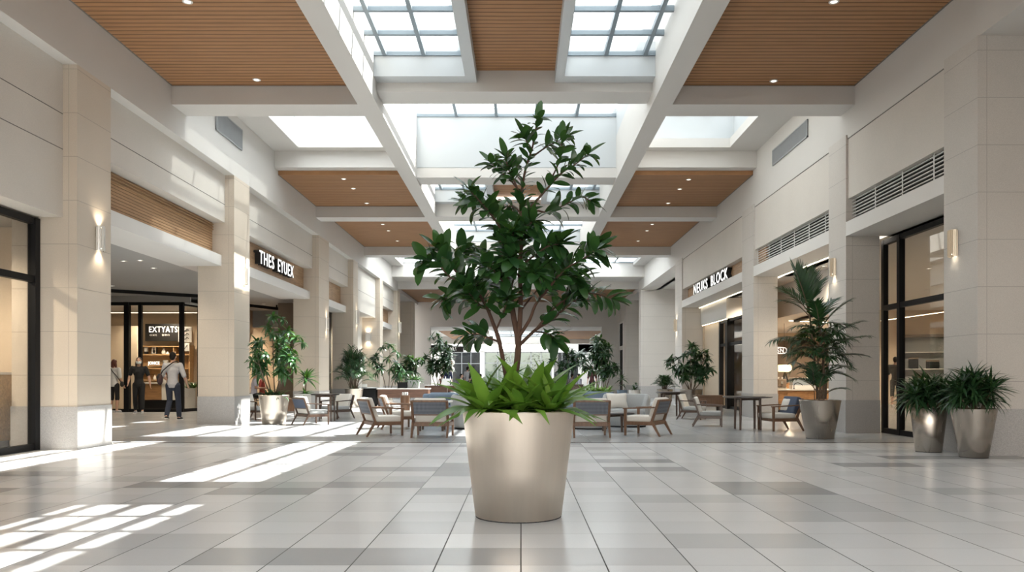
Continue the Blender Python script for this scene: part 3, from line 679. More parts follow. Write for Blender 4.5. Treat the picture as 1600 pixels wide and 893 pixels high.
obj('base',G().box(-.85,.75,-.2,.3,0,.34),M['black'],t); obj('front_panel',G().box(-.9,-.05,-.28,.3,.34,.9),M['counterwood'],t,bevel=.006); obj('white_panel',G().box(-.05,.8,-.28,.3,.34,.9),M['cream'],t,bevel=.006); obj('top',G().box(-.93,.83,-.31,.33,.9,.94),M['tabletop'],t,bevel=.005)
t=thing('jar','white jar on the counter behind the woman','jar',(SX(256,27.7),27.7,.94)); obj('body',G().lathe([(0,0),(.07,0),(.11,.1),(.1,.24),(.05,.3),(.05,.33),(0,.33)],18),M['whitegloss'],t,True); obj('lid',G().lathe([(0,.33),(.055,.33),(.055,.36),(.02,.39),(0,.39)],14),M['greyfab'],t,True)
t=thing('flower_vase','vase of red flowers on the counter beside the man','flowers',(SX(264.5,27.7),27.7,.94)); obj('vase',G().lathe([(0,0),(.05,0),(.07,.08),(.035,.18),(.045,.22),(0,.22)],16),M['whitegloss'],t,True)
g=G()
for i in range(14):
    a=i*2.4; r=.02+.1*(i/14)**.5; g.ell((r*math.cos(a),r*math.sin(a),.32+R.uniform(-.04,.1)),(.045,.045,.04),8,6)
obj('flowers',g,plain('red_petals',(.42,.02,.02),.6),t,True)
for i,(px,py) in enumerate(((193,407),(219,406),(240,418),(175,446),(160,420))):
    Y=F*2.65/(VY-py); downlight((px-VX)*Y/F,min(Y,25.3),3.75,['first','second','third','fourth','fifth'][i]+' downlight from the front pillar in the left passage soffit','downlights in the left passage',10 if i in(0,2,3) else 0)
for i,(x,y) in enumerate(((-14.2,26.6),(-12.9,27.0),(-11.6,26.8),(-12.6,28.2))): downlight(x,y,3.5,['downlight inside the left shop near its warm partition','downlight inside the left shop in front of the name board','downlight inside the left shop near its right corner','downlight inside the left shop over the shelves'][i],'downlights in the left shop',0 if i==0 else 12)
for i,(x,y) in enumerate(((-9.3,24.5),(-9.2,28.5),(-8.9,32.2))): downlight(x,y,3.75,['near','middle','far'][i]+' downlight in the soffit behind the leafy left potted tree','downlights in the left passage',[8,14,40][i])
downlight(-8.7,11.2,3.56,'downlight inside the left edge shop','downlights in the left edge shop',22)
t=thing('track_light','black ceiling track crossing the left passage soffit','ceiling track',(-12.4,23.2,3.70)); obj('rail',G().beam((-2.2,-1.2,0),(2.3,2.2,0),.07,.1),M['black'],t); obj('end_cap',G().box(2.26,2.36,2.15,2.27,-.05,.05),M['black'],t)
t=thing('track_light','black ceiling track behind the leafy left potted tree','ceiling track',(-8.9,29.0,3.62)); obj('rail',G().beam((-.9,-2.0,0),(.9,2.0,0),.08,.1),M['black'],t); obj('hanger',G().box(-.02,.02,-.02,.02,0,.13),M['black'],t)
# dark doors in the farther left recess
struct('door_1',G().box(-7.75,-7.66,28.25,32.2,0,3.75),M['darkglass'],'dark glass door beyond the third left pillar','door')
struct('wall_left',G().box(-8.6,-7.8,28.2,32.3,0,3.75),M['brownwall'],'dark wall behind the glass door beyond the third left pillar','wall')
# ================================================================== right shops
ZR=3.92
def wallseg(g,a,b,z0,z1,t=.06):
    a=V((*a,0)); b=V((*b,0)); d=(b-a).normalized(); n=V((-d.y,d.x,0))*t
    g.prism([(p.x,p.y) for p in (a-n,b-n,b+n,a+n)],z0,z1); return g
g=G(); wallseg(g,(7.2,16.9),(14.3,33.2),0,ZR); wallseg(g,(14.3,33.2),(19,33.2),0,ZR); g.box(18.8,19,11,33.2,0,ZR)
g.box(8.6,19,10.9,11.1,0,ZR)
struct('wall_right',g,M['beige'],'warm walls of the right shop behind the black frames','wall')
g=G(); wallseg(g,(7.14,23.4),(10.5,33.2),0,ZR); wallseg(g,(10.5,33.2),(14.3,33.2),2.65,ZR)
struct('wall_right',g,M['beige'],'warm upper walls of the cafe','wall')
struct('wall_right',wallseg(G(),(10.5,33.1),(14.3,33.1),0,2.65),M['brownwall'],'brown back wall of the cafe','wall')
struct('ceiling',G().box(7.3,19,12.1,33.3,ZR,ZR+.15).box(8.5,19,11,12.1,ZR,ZR+.15),M['white'],'warm soffit over the right shops','ceiling')
g=G(); g.prism([(8.0,18.9),(14.2,33.0),(10.5,33.0),(8.0,25.6)],2.95,3.05); g.box(7.95,8.0,18.7,26,2.95,ZR)
struct('ceiling',g,M['white'],'lowered lit ceiling inside the cafe','ceiling')
# entrance glazing with side light
glazing('black framed glass entrance beside the two low planters',[(7.3,12.2),(7.3,15.3),(7.32,16.0)],3.86,[(7.3,15.3,.11),(7.32,16.02,.1),(7.3,12.25,.1)],(2.5,))
t=thing('display_case','dark display case with shelves inside the right shop','display case',(14.45,28.5,0),-.46)
obj('carcass',G().box(-.75,.75,-.2,.2,0,.1).box(-.75,.75,-.2,.2,2.55,2.65).box(-.75,-.68,-.2,.2,0,2.6).box(.68,.75,-.2,.2,0,2.6),M['brownwall'],t)
for z in (.8,1.4,2.0): obj('shelf',G().box(-.68,.68,-.18,.2,z,z+.03),M['tabletop'],t)
obj('back_panel',G().box(-.7,.7,.16,.2,.1,2.55),M['greyfab'],t)
for i,(x,z,w_,h_) in enumerate(((-.35,1.43,.3,.4),(.25,1.43,.42,.3),(-.2,.83,.3,.3))): 
    c=thing('box',['tall dark box in the display case of the right shop','wide dark box in the display case of the right shop','low dark box in the display case of the right shop'][i],'box',(14.45+x*math.cos(-.46),28.5+x*math.sin(-.46),z),-.46); obj('carton',G().box(-w_/2,w_/2,-.12,.12,0,h_),M['black'],c,bevel=.01); obj('lid',G().box(-w_/2-.005,w_/2+.005,-.125,.125,h_-.06,h_+.005),M['brownwall'],c,bevel=.005)
def strip(label,a,b,w=.032,grp='warm strip lights',m='led'):
    a=V(a); b=V(b); c=(a+b)/2; t=thing('strip_light',label,'strip light',c,0,grp); d=(b-a)/2
    obj('housing',G().beam(-d+V((0,0,.012)),d+V((0,0,.012)),w+.02,.02),M['louver'],t); obj('diffuser',G().beam(-d-V((0,0,.004)),d-V((0,0,.004)),w,.012),M[m],t)
strip('warm strip light under the ledge of the cafe opening',(7.15,18.0,ZR-.02),(7.15,22.1,ZR-.02))
strip('warm strip light under the ledge below the NEUKS BLOCK letters',(7.15,25.0,ZR-.02),(7.15,31.9,ZR-.02))
strip('warm strip light inside the shop behind the black frames',(14.25,31.5,3.36),(14.75,23.5,3.36),.05)
strip('warm strip light on the lowered cafe ceiling',(8.6,25.5,2.93),(11.5,27.0,2.93),.05)
t=thing('track_light','black ceiling track over the cafe opening','ceiling track',(8.35,22.6,2.90)); obj('rail',G().beam((.35,2.6,.0),(-.2,-2.6,.0),.12,.07),M['black'],t); obj('end_cap',G().box(.3,.42,2.55,2.67,-.04,.04),M['black'],t)
for i,(x,y,z,p) in enumerate(((8.9,16.0,ZR,16),(10.5,20.5,ZR,28),(13.0,25.5,ZR,34),(16.0,30.0,ZR,34))): downlight(x,y,z,['first','second','third','fourth'][i]+' downlight from the entrance inside the right shop','downlights in the right shop',p)
for i,(x,y,z,p) in enumerate(((8.9,24.6,2.95,20),(10.2,27.5,2.95,26),(11.8,31.0,2.95,26),(7.6,20.0,ZR,14))): downlight(x,y,z,['first','second','third','front'][i]+' downlight in the cafe ceiling','downlights in the cafe',p)
# cafe counter and things on it
cx,cy=9.15,25.6
t=thing('shop_counter','long brown wood cafe counter with pale lit top','counter',(cx,cy,0))
obj('body',G().box(-.95,1.1,-.3,.35,.08,.70),M['counterwood'],t,bevel=.01); obj('top',G().box(-1.0,1.15,-.35,.4,.70,.745),M['tabletop'],t,bevel=.006); obj('kick',G().box(-.9,1.05,-.25,.3,0,.08),M['black'],t)
for i,x in enumerate((-.4,.25,.8)): obj('door',G().box(x-.28,x+.28,-.315,-.3,.12,.66),M['counterwood'],t,bevel=.004)
t=thing('coffee_machine','dark coffee machine at the left of the cafe counter','coffee machine',(8.35,25.6,.745))
obj('body',G().box(-.13,.13,-.18,.2,.05,.32),M['brownwall'],t,bevel=.02); obj('group_head',G().lathe([(0,0),(.035,0),(.035,.07),(0,.07)],14,(-.02,-.2,.17)),M['chrome'],t,True); obj('drip_tray',G().box(-.12,.12,-.24,-.05,0,.05),M['chrome'],t,bevel=.006)
for s in (-.06,.06): obj('cup',G().lathe([(0,0),(.025,0),(.034,.06),(.03,.06),(.022,.008),(0,.008)],14,(s,.05,.32)),M['whitegloss'],t,True)
t=thing('display_case','grey blue glass display case on the cafe counter','display case',(9.1,25.75,.745)); obj('base',G().box(-.38,.4,-.16,.16,0,.12),M['whitegloss'],t,bevel=.006); obj('glass_front',G().box(-.36,.38,-.15,.15,.12,.34),plain('grey_blue_panel',(.24,.28,.31),.3),t,bevel=.006); obj('lid',G().box(-.38,.4,-.17,.17,.34,.36),M['chrome'],t,bevel=.004)
t=thing('faucet','black curved tap on the cafe counter','tap',(8.72,25.42,.745)); obj('spout',G().tube([(0,0,0),(0,0,.12),(.03,0,.18),(.12,0,.2),(.22,0,.17),(.27,0,.12)],.012,8),M['black'],t,True); obj('base',G().lathe([(0,0),(.03,0),(.03,.02),(0,.02)],12),M['black'],t,True)
t=thing('table_lamp','glowing drum shade lamp on a dark base in the cafe','lamp',((1226.5-VX)*29/F,29,.95)); 
obj('base',G().lathe([(0,0),(.18,0),(.17,.03),(.10,.12),(.055,.3),(.03,.36),(0,.36)],20),M['black'],t,True); obj('shade',G().lathe([(.21,.38),(.235,.38),(.24,.62),(.215,.62)],24),M['lampshade'],t,True); obj('bulb',G().ell((0,0,.48),(.05,.05,.07)),M['led'],t,True)
lamp('table_lamp_light',((1226.5-VX)*29/F,28.6,1.5),8)
t=thing('side_cabinet','brown back counter carrying the glowing lamp in the cafe','cabinet',(9.75,29.1,0)); obj('body',G().box(-.6,1.2,-.25,.25,0,.91),M['counterwood'],t,bevel=.01); obj('top',G().box(-.63,1.23,-.28,.28,.91,.95),M['brownwall'],t,bevel=.005); 
for x in (-.3,.3,.9): obj('door',G().box(x-.27,x+.27,-.265,-.25,.08,.86),M['counterwood'],t,bevel=.004)
for i,(x,h_) in enumerate(((10.15,.12),(10.35,.18),(10.6,.16))): bottle(x,29.0,.95,h_,.05,['whitegloss','shelfwood','cream'][i],['small white jar beside the glowing lamp','wooden jar on the cafe back counter','cream jar at the end of the cafe back counter'][i],'jars on the cafe back counter','jar')
sg=thing('hanging_sign','white oval outline sign lettered DSN hanging in the cafe','sign',((1216-VX)*27/F,27,2.03)); pts=[(.22*max(-1,min(1,1.6*math.cos(a)))+.06*math.cos(a),0,.105*math.sin(a)) for a in [2*PI*i/40 for i in range(41)]]
obj('outline',G().tube(pts,.013,6),M['letter'],sg,True); place_text('lettering','DSN',.36,.15,.008,'letter',sg,(0,0,0),(1,0,0),(0,-1,0),.0)
for s in (-.15,.2): obj('wire',G().tube([(s,0,.1),(s,0,.92)],.004,5),M['black'],sg)
# store below the NEUKS BLOCK letters
struct('wall_right',G().box(7.35,7.6,29.6,32.0,0,ZR).box(8.4,8.6,27.4,32,0,ZR).box(7.3,8.6,31.9,32.1,0,ZR),M['beige'],'warm plain wall below the NEUKS BLOCK letters','wall')
struct('ceiling',G().box(7.2,8.5,27.9,31.9,3.2,3.9),M['white'],'white bulkhead box below the NEUKS BLOCK letters','ceiling')
glazing('black framed glass door below the NEUKS BLOCK letters',[(7.42,25.8),(7.42,29.55)],3.2,[(7.42,29.5,.14),(7.42,28.3,.26),(7.42,26.2,.14)],(2.3,))
downlight(7.9,27.2,3.9,'downlight behind the black framed door below the right letters','downlights in the right shop',14)
strip('warm strip light at the foot of the white bulkhead box',(7.25,28,3.18),(7.25,31.8,3.18))
struct('ceiling',G().box(7.3,19,33.2,52.5,5.86,6.0).box(-9,-7.9,44,52.6,5.86,6.0),M['white'],'soffit closing the far recesses','ceiling')

strip('warm strip light along the back of the left shop ceiling',(-16.0,28.6,3.44),(-11.0,28.6,3.44),.06)
# ================================================================== furniture
def armchair(name,label,wm,panel,cush,group,s=1.0,back_c=None,slim=1.0):
    t=thing(name,label,'armchair',(0,0,0),0,group); W=.335*s; lw=.048*slim; 
    for sx in (-1,1):
        obj('leg',G().taper((sx*W,.29*s,0),(sx*W,.29*s,.505*s),lw*.8,lw*.8,lw,lw*1.1),M[wm],t,bevel=.006)
        obj('leg',G().taper((sx*W*.98,-.40*s,0),(sx*W*.98,-.235*s,.285*s),lw*.75,lw*.8,lw,lw*1.35),M[wm],t,bevel=.006)
        g=G().beam((sx*W,.335*s,.515*s),(sx*W,-.30*s,.545*s),.058*s,.026*s); obj('armrest',g,M[wm],t,bevel=.008)
    f=G().box(-W,W,.265*s,.30*s,.205*s,.27*s).box(-W,W,-.27*s,-.235*s,.205*s,.27*s)
    for sx in (-1,1): f.box(sx*W-.018,sx*W+.018,-.25*s,.29*s,.205*s,.27*s)
    obj('seat_frame',f,M[wm],t,bevel=.004)
    b0=V((0,-.235*s,.25*s)); b1=V((0,-.385*s,.685*s)); d=(b1-b0); up=(0,.9,.35)
    b=G()
    for sx in (-1,1): b.beam(b0+V((sx*W*.97,0,0)),b1+V((sx*W*.97,0,0)),lw,lw*.95,up=up)
    for q,h in ((.97,.04),(.40,.035),(.04,.03)):
        p=b0+d*q; b.beam(p-V((W*.97,0,0)),p+V((W*.97,0,0)),h*.8,h)
    obj('back_frame',b,M[wm],t,bevel=.005)
    Mx=Matrix.Translation(b0)@Matrix.Rotation(-math.atan2(d.y,d.z),4,'X'); L=d.length
    obj('back_panel',G().box(-W*.93,W*.93,-.014,.008,L*.42,L*.95,0,Mx),M[panel],t)
    obj('back_cushion',G().box(-W*.88,W*.88,.012,.115*s,L*.06,L*1.03,0,Mx),M[back_c or cush],t,True,.03*s,3)
    obj('seat_cushion',G().box(-W*.92,W*.92,-.23*s,.325*s,0.262*s,.375*s),M[cush],t,True,.03*s,3)
    return t
lab='brown wood armchair with woven blue-grey back, '
A1=armchair('armchair',lab+'seen from behind just left of the big planter','oak','weave','cream','lounge armchairs with woven backs')
A1.location=(-1.66,15.0,0); A1.rotation_euler=(0,0,face_rz(.06,1))
dup(A1,(-2.68,15.35,0),face_rz(.88,.47),lab+'leftmost of the front seating group, in sun')
dup(A1,(-2.70,17.45,0),face_rz(1,.30),lab+'behind the leftmost front armchair')
dup(A1,(1.29,15.0,0),face_rz(-.04,1),lab+'seen from behind just right of the big planter')
dup(A1,(2.42,15.4,0),face_rz(-.86,.5),lab+'turned sideways by the low dark table')
lab='dark walnut armchair with grey seat, '
A2=armchair('armchair',lab+'seen from behind near the leafy left potted tree','walnut','navyfab','greyfab','dark walnut armchairs',.92,'cream',.8)
A2.location=(-4.95,18.85,0); A2.rotation_euler=(0,0,face_rz(.75,.66))
dup(A2,(-4.98,21.5,0),face_rz(-.55,-.83),lab+'facing forward behind the small dark left table')
dup(A2,(-7.1,21.2,0),face_rz(.9,-.3),lab+'half hidden behind the second left pillar')
dup(A2,(4.30,18.2,0),face_rz(.98,-.2),lab+'left of the large round dark table')
dup(A2,(4.58,21.2,0),face_rz(.9,-.4),lab+'behind the one at the large round dark table')
A3=armchair('armchair','brown wood armchair with blue back cushion facing the round dark table on the right','oak','weave','cream','armchairs at the right',.98,'navyfab')
A3.location=(5.42,16.75,0); A3.rotation_euler=(0,0,face_rz(-.985,-.17))
def pillow(label,loc,rot,m,s=(.4,.13,.34)):
    g=G(); N=10; vs=[]; fs=[]
    for side in (-1,1):
        for i in range(N+1):
            for j in range(N+1):
                u=i/N*2-1; w=j/N*2-1; th=(1-abs(u)**2.6)*(1-abs(w)**2.6)
                k=1-.09*(1-abs(u))*abs(w)**3; k2=1-.09*(1-abs(w))*abs(u)**3
                vs.append((u*k2*s[0]/2, side*(th**.55)*s[1]/2, w*k*s[2]/2+s[2]/2))
    K=(N+1)**2
    for q in (0,K):
        for i in range(N):
            for j in range(N):
                a=q+i*(N+1)+j; fs.append((a,a+1,a+N+2,a+N+1) if q else (a,a+N+1,a+N+2,a+1))
    g.add(vs,fs); o=obj('cushion',g,M[m],None,True); tag(o,label,'cushion'); o.location=loc; o.rotation_euler=rot; return o
pillow('cream cushion leaning in the right walnut armchair behind the blue back',(5.58,16.9,.385),(.3,0,face_rz(-.985,-.17)+.0),'cream',(.34,.10,.30))
def rtable(name,label,loc,r,h,tm,lm,n=4,group=None,lr=.03,spread=.72):
    t=thing(name,label,'table',loc,0,group)
    obj('tabletop',G().lathe([(0,h-.035),(r*.93,h-.035),(r,h-.02),(r,h-.006),(r-.008,h),(0,h)],44),M[tm],t,True)
    for i in range(n):
        a=PI/4+2*PI*i/n; x,y=r*spread*math.cos(a),r*spread*math.sin(a)
        obj('leg',G().tube([(x*1.06,y*1.06,0),(x,y,h-.035)],[lr*.75,lr],12),M[lm],t,True)
    g=G()
    for i in range(n//2 if n>2 else 1):
        a=PI/4+2*PI*i/n; x,y=r*spread*math.cos(a),r*spread*math.sin(a); g.beam((-x,-y,h-.06),(x,y,h-.06),.03,.05)
    obj('brace',g,M[lm],t); return t
rtable('round_table','pale topped round table among the front left armchairs',(-1.86,16.75,0),.43,.62,'tabletop','walnut')
rtable('coffee_table','low dark round table between the sideways armchair and curved sofa',(1.98,16.45,0),.37,.385,'darktop','walnut',3)
rtable('round_table','small dark round table behind the walnut armchair on the left',(-4.98,20.25,0),.36,.70,'darktop','walnut',4,None,.022)
rtable('round_table','large dark round table beside the right walnut armchairs',(4.84,17.0,0),.52,.71,'darktop','walnut',4,None,.03,.55)
rtable('round_table','dark cafe table in front of the third right pillar',(4.3,22.9,0),.42,.70,'darktop','walnut',4)
def sofa(label,loc,rz,w,fab,d=.85,hb=.72,pm=None):
    t=thing('sofa',label,'sofa',loc,rz)
    obj('base',G().box(-w/2,w/2,-d/2,d/2,.06,.30),M[fab],t,True,.03,3)
    n=2
    for i in range(n):
        x0=-w/2+.14+(w-.28)*i/n; x1=x0+(w-.28)/n
        obj('seat_cushion',G().box(x0+.005,x1-.005,-d/2+.2,d/2+.01,.30,.44),M[fab],t,True,.035,3)
        obj('back_cushion',G().box(x0+.005,x1-.005,-d/2+.12,-d/2+.32,.40,hb+.03),M[fab],t,True,.05,3)
    obj('backrest',G().box(-w/2,w/2,-d/2,-d/2+.14,.1,hb),M[fab],t,True,.03,3)
    for s in (-1,1):
        obj('arm',G().box(s*w/2-.13*(s>0)-0*(s<0),s*w/2+.13*(s<0),-d/2,d/2,.1,.56),M[fab],t,True,.035,3)
        for y in (-d/2+.08,d/2-.08): obj('leg',G().tube([(s*(w/2-.08),y,0),(s*(w/2-.08),y,.07)],.022,10),M['black'],t)
    return t
sofa('slate blue sofa behind the front left armchairs',(-1.62,19.2,0),face_rz(.1,-1),1.5,'bluefab',.8,.70)
sofa('longer slate blue sofa behind the first one on the left',(-1.75,21.6,0),face_rz(0,1),1.7,'bluefab',.8,.68)
sofa('slate blue sofa right of the big planter in front of the bright plant bed',(1.62,20.4,0),face_rz(-.1,-1),1.5,'bluefab',.8,.72)
pillow('pale blue cushion on the blue sofa right of the planter',(1.30,20.45,.45),(.25,0,PI),'lightblue',(.42,.12,.26))
pillow('pale blue cushion on the blue sofa left of the planter',(-1.3,19.1,.46),(.25,0,PI),'lightblue',(.42,.12,.28))
def tub(label,loc,rz,rx,ry,fab,back=True):
    t=thing('curved_sofa' if back else 'pouf',label,'sofa' if back else 'pouf',loc,rz)
    prof=[(0,.03),(.93,.03),(.97,.06),(1,.16),(1,.30),(.97,.37),(.90,.40),(0,.41)]
    obj('seat',G().lathe(prof,44,(0,0,0),0,rx,ry),M[fab],t,True)
    obj('plinth_base',G().lathe([(0,0),(.88,0),(.88,.04),(0,.04)],36,(0,0,0),0,rx,ry),M['black'],t)
    if back:
        g=G(); N=26; vs=[]; fs=[]; k=8
        for i in range(N+1):
            a=PI-.45+(PI+.9)*i/N; c,s=math.cos(a),math.sin(a)
            e=min(1,i/3,(N-i)/3)**.5*.5+.5
            for (rr,z) in ((1.04,.05),(1.06,.5*e+.08),(1.03,.70*e),(.96,.735*e),(.86,.72*e),(.80,.62*e),(.80,.38),(.84,.05)): vs.append((rr*rx*c,rr*ry*s,z))
        for i in range(N):
            for q in range(k): fs.append((i*k+q,(i+1)*k+q,(i+1)*k+(q+1)%k,i*k+(q+1)%k))
        fs+=[tuple(range(k)),tuple(N*k+q for q in reversed(range(k)))]
        g.add(vs,fs); obj('backrest',g,M[fab],t,True)
    return t
tub('grey curved loveseat with a cream cushion right of the low dark table',(2.38,18.1,0),2.75,.52,.46,'greyfab')
pillow('cream cushion standing on the grey curved loveseat',(2.22,18.22,.41),(.3,0,PI+.25),'cream',(.5,.16,.36))
tub('grey round pouf beside the armchair right of the planter',(1.50,17.3,0),0,.42,.42,'greyfab',False)
tub('grey curved tub seat partly behind the planter on the left',(-1.02,17.4,0),-.4,.50,.46,'greyfab')
# long counters and low furniture further back
def long_table(label,loc,w,d,h,m,name='console_table'):
    t=thing(name,label,'table',loc)
    obj('tabletop',G().box(-w/2,w/2,-d/2,d/2,h-.04,h),M['tabletop'] if m=='reddishwood' else M[m],t,bevel=.006)
    obj('apron',G().box(-w/2+.03,w/2-.03,-d/2+.03,d/2-.03,h-.36,h-.04),M[m],t,bevel=.006)
    for sx in (-1,1):
        for sy in (-1,1): obj('leg',G().box(sx*(w/2-.1)-.05,sx*(w/2-.1)+.05,sy*(d/2-.1)-.05,sy*(d/2-.1)+.05,0,h-.36),M['walnut'],t,bevel=.005)
    return t
long_table('long reddish brown wood table behind the front left armchairs',(-4.55,31.0,0),2.0,.8,.70,'reddishwood')
t=thing('side_cabinet','black low cabinet between the palm and the long reddish table','cabinet',(-5.95,30.9,0)); obj('body',G().box(-.36,.36,-.3,.3,.05,.70),M['black'],t,bevel=.01); obj('top',G().box(-.38,.38,-.32,.32,.70,.73),M['greyfab'],t,bevel=.005); obj('plinth_base',G().box(-.32,.32,-.26,.26,0,.05),M['void'],t)
for s in (-.175,.175): obj('door',G().box(s-.165,s+.165,-.315,-.3,.08,.66),M['black'],t,bevel=.004)
t=thing('menu_holder','small white menu card on the black low cabinet','card',(-6.05,30.8,.73)); obj('card',G().box(-.09,.09,-.01,.01,.01,.14),M['whitegloss'],t); obj('foot',G().box(-.1,.1,-.03,.03,0,.012),M['black'],t)
t=thing('basket','tan woven basket holding white rolled towels in front of the long reddish table','basket',(-3.35,23.0,0)); obj('body',G().lathe([(0,0),(.10,0),(.125,.25),(.135,.60),(.122,.60),(.115,.25),(.09,.02),(0,.02)],24),M['oak'],t,True)
g=G()
for s in (-.06,0.005,.065): g.tube([(s,-.03,.5),(s,-.01,.66)],.03,10,0,True)
obj('towel',g,M['whitegloss'],t,True)
t=thing('planter_box','black planter box standing on the long reddish table','planter',(-4.60,30.9,.70)); obj('box_body',G().box(-.17,.17,-.15,.15,0,.22),M['black'],t,bevel=.008); obj('rim',G().box(-.175,.175,-.16,.16,.2,.23),M['black'],t,bevel=.004)
long_table('low brown wooden bench table behind the leafy left potted tree',(-6.55,22.6,0),.62,.5,.52,'oak')
long_table('small brown table in front of the small right palm',(6.0,25.5,0),.9,.5,.55,'oak')
# far seating suggested at the back of the mall
long_table('pale laptop table of the people at the back left',(-4.3,43.5,0),1.9,.7,.72,'reddishwood')
t=thing('laptop','open white laptop on the back left table','laptop',(-4.1,43.4,.72)); obj('base',G().box(-.22,.22,-.15,.15,0,.02),M['whitegloss'],t,bevel=.004); obj('screen',G().box(-.24,.24,-.17,-.15,.01,.34),M['whitegloss'],t,bevel=.005)
long_table('dark communal table in the middle back of the mall',(-2.5,44.5,0),1.8,.8,.74,'walnut')
long_table('dark communal table at the back right of the mall',(2.55,44.0,0),1.8,.8,.74,'walnut')
sg=thing('hanging_sign','dark hanging sign lettered YIXLS at the far end','sign',(at(709,542,70).x,70,3.62)); obj('board',G().box(-.85,.85,-.06,.06,-.25,.25),M['letterback'],sg,bevel=.01); place_text('lettering','YIXLS',.85,.26,.01,'letter',sg,(-.2,-.07,.02),(1,0,0),(0,-1,0),.006)
for s in (-.6,.6): obj('hanger',G().tube([(s,0,.25),(s,0,.5)],.015,6),M['black'],sg)
# round lit signs at the far shop
for k,(px,py) in enumerate(((705,566),(705,577))):
    p=at(px,py,74.7); t=thing('round_sign',['upper round poster with a dark figure at the far left shop','lower round poster with a dark figure at the far left shop'][k],'sign',p)
    g=G().lathe([(0,-.03),(.33,-.03),(.33,.03),(0,.03)],24); g.v=[(x,z,y) for x,y,z in g.v]; obj('disc',g,M['cream'],t)
    g=G().ell((0,-.04,0),(.16,.02,.18),12,8); obj('emblem',g,M['reddishwood'],t,True)
# ================================================================== plants
def pot(t,rt,rb,h,m,soil=.03):
    w=.018
    obj('pot',G().lathe([(0,0),(rb-.012,0),(rb,.012),(rb+(rt-rb)*.45,h*.45),(rt,h-.006),(rt-.004,h),(rt-w,h),(rt-w-.005,h-.05),(rt-.06,h-.09),(0,h-.09)],72),M[m],t,True)
    obj('base_ring',G().lathe([(rb-.03,-.0),(rb-.004,0),(rb-.004,.012),(rb-.03,.012)],48),M['rubber'],t)
    g=G(); N=5; prof=[(0,h-soil)]+[((rt-w-.008)*i/N,h-soil+R.uniform(-.008,.008)) for i in range(1,N+1)]
    obj('soil',g.lathe(prof,30),M['soil'],t)
def box_planter(t,w,d,h,m):
    g=G().box(-w/2,w/2,-d/2,d/2,0,h-.03); obj('planter',g,M[m],t,bevel=.008)
    obj('rim',G().box(-w/2-.01,w/2+.01,-d/2-.01,-d/2+.03,h-.03,h).box(-w/2-.01,w/2+.01,d/2-.03,d/2+.01,h-.03,h).box(-w/2-.01,-w/2+.03,-d/2,d/2,h-.03,h).box(w/2-.03,w/2+.01,-d/2,d/2,h-.03,h),M[m],t)
    obj('soil',G().box(-w/2+.03,w/2-.03,-d/2+.03,d/2-.03,h-.04,h-.015),M['soil'],t)
def rnd(a,b): return R.uniform(a,b)
def whorl(g,p,axis,n,L,W,e0,e1,droop,kind='l',fold=.2,jit=.35,seg=5):
    """n leaves round an axis; elevation from e0 to e1 (radians from the axis plane)"""
    ax=V(axis).normalized(); x=ax.cross(V((.3,.9,.2))).normalized(); y=ax.cross(x)
    for i in range(n):
        a=2.399*i+rnd(-jit,jit); e=e0+(e1-e0)*(i/(max(1,n-1)))+rnd(-.15,.15)
        d=(x*math.cos(a)+y*math.sin(a))*math.cos(e)+ax*math.sin(e)
        g.leaf(V(p)+ax*rnd(-.02,.02),d,L*rnd(.75,1.1),W*rnd(.8,1.15),droop*rnd(.6,1.3),fold,seg,kind,ax*.6+V((0,0,.6)),rnd(-.4,.4))
def bez(a,b,c,n=8):
    a,b,c=V(a),V(b),V(c); return [a*(1-t)**2+b*2*t*(1-t)+c*t*t for t in [i/n for i in range(n+1)]]
def frond(g,s,pts,n,LL,LW,ang=.95,droop=.5,start=.25,r=.012,vee=.35):
    """pinnate frond: stalk polyline with paired leaflets"""
    pts=[V(p) for p in pts]; s.tube(pts,[r*(1-.75*i/(len(pts)-1)) for i in range(len(pts))],6)
    ln=[0]
    for a,b in zip(pts,pts[1:]): ln.append(ln[-1]+(b-a).length)
    T=ln[-1]
    def ev(t):
        q=t*T
        for i in range(len(pts)-1):
            if q<=ln[i+1]+1e-9:
                f=(q-ln[i])/max(1e-9,ln[i+1]-ln[i]); return pts[i].lerp(pts[i+1],f),(pts[i+1]-pts[i]).normalized()
        return pts[-1],(pts[-1]-pts[-2]).normalized()
    for i in range(n):
        t=start+(1-start)*(i+.5)/n; p,d=ev(t); sd=d.cross(V((0,0,1)))
        if sd.length<.1: sd=V((1,0,0))
        sd.normalize(); up=sd.cross(d); sh=(.55+.45*math.sin(PI*min(1,.15+.85*(i+.5)/n)))
        for q in (-1,1):
            dd=(d*math.cos(ang*(1.1-.55*t))+sd*q*math.sin(ang*(1.1-.55*t))+up*vee).normalized()
            g.leaf(p,dd,LL*sh*rnd(.88,1.1),LW*rnd(.85,1.1),droop*rnd(.6,1.4),.25,4,'s',up)
    p,d=ev(1); g.leaf(p,d,LL*.6,LW,droop*.5,.2,4,'s')
def strap_bush(g,p,n,L,W,e0,e1,droop,axis=(0,0,1),kind='s'):
    whorl(g,p,axis,n,L,W,e0,e1,droop,kind,.3,.5,6)
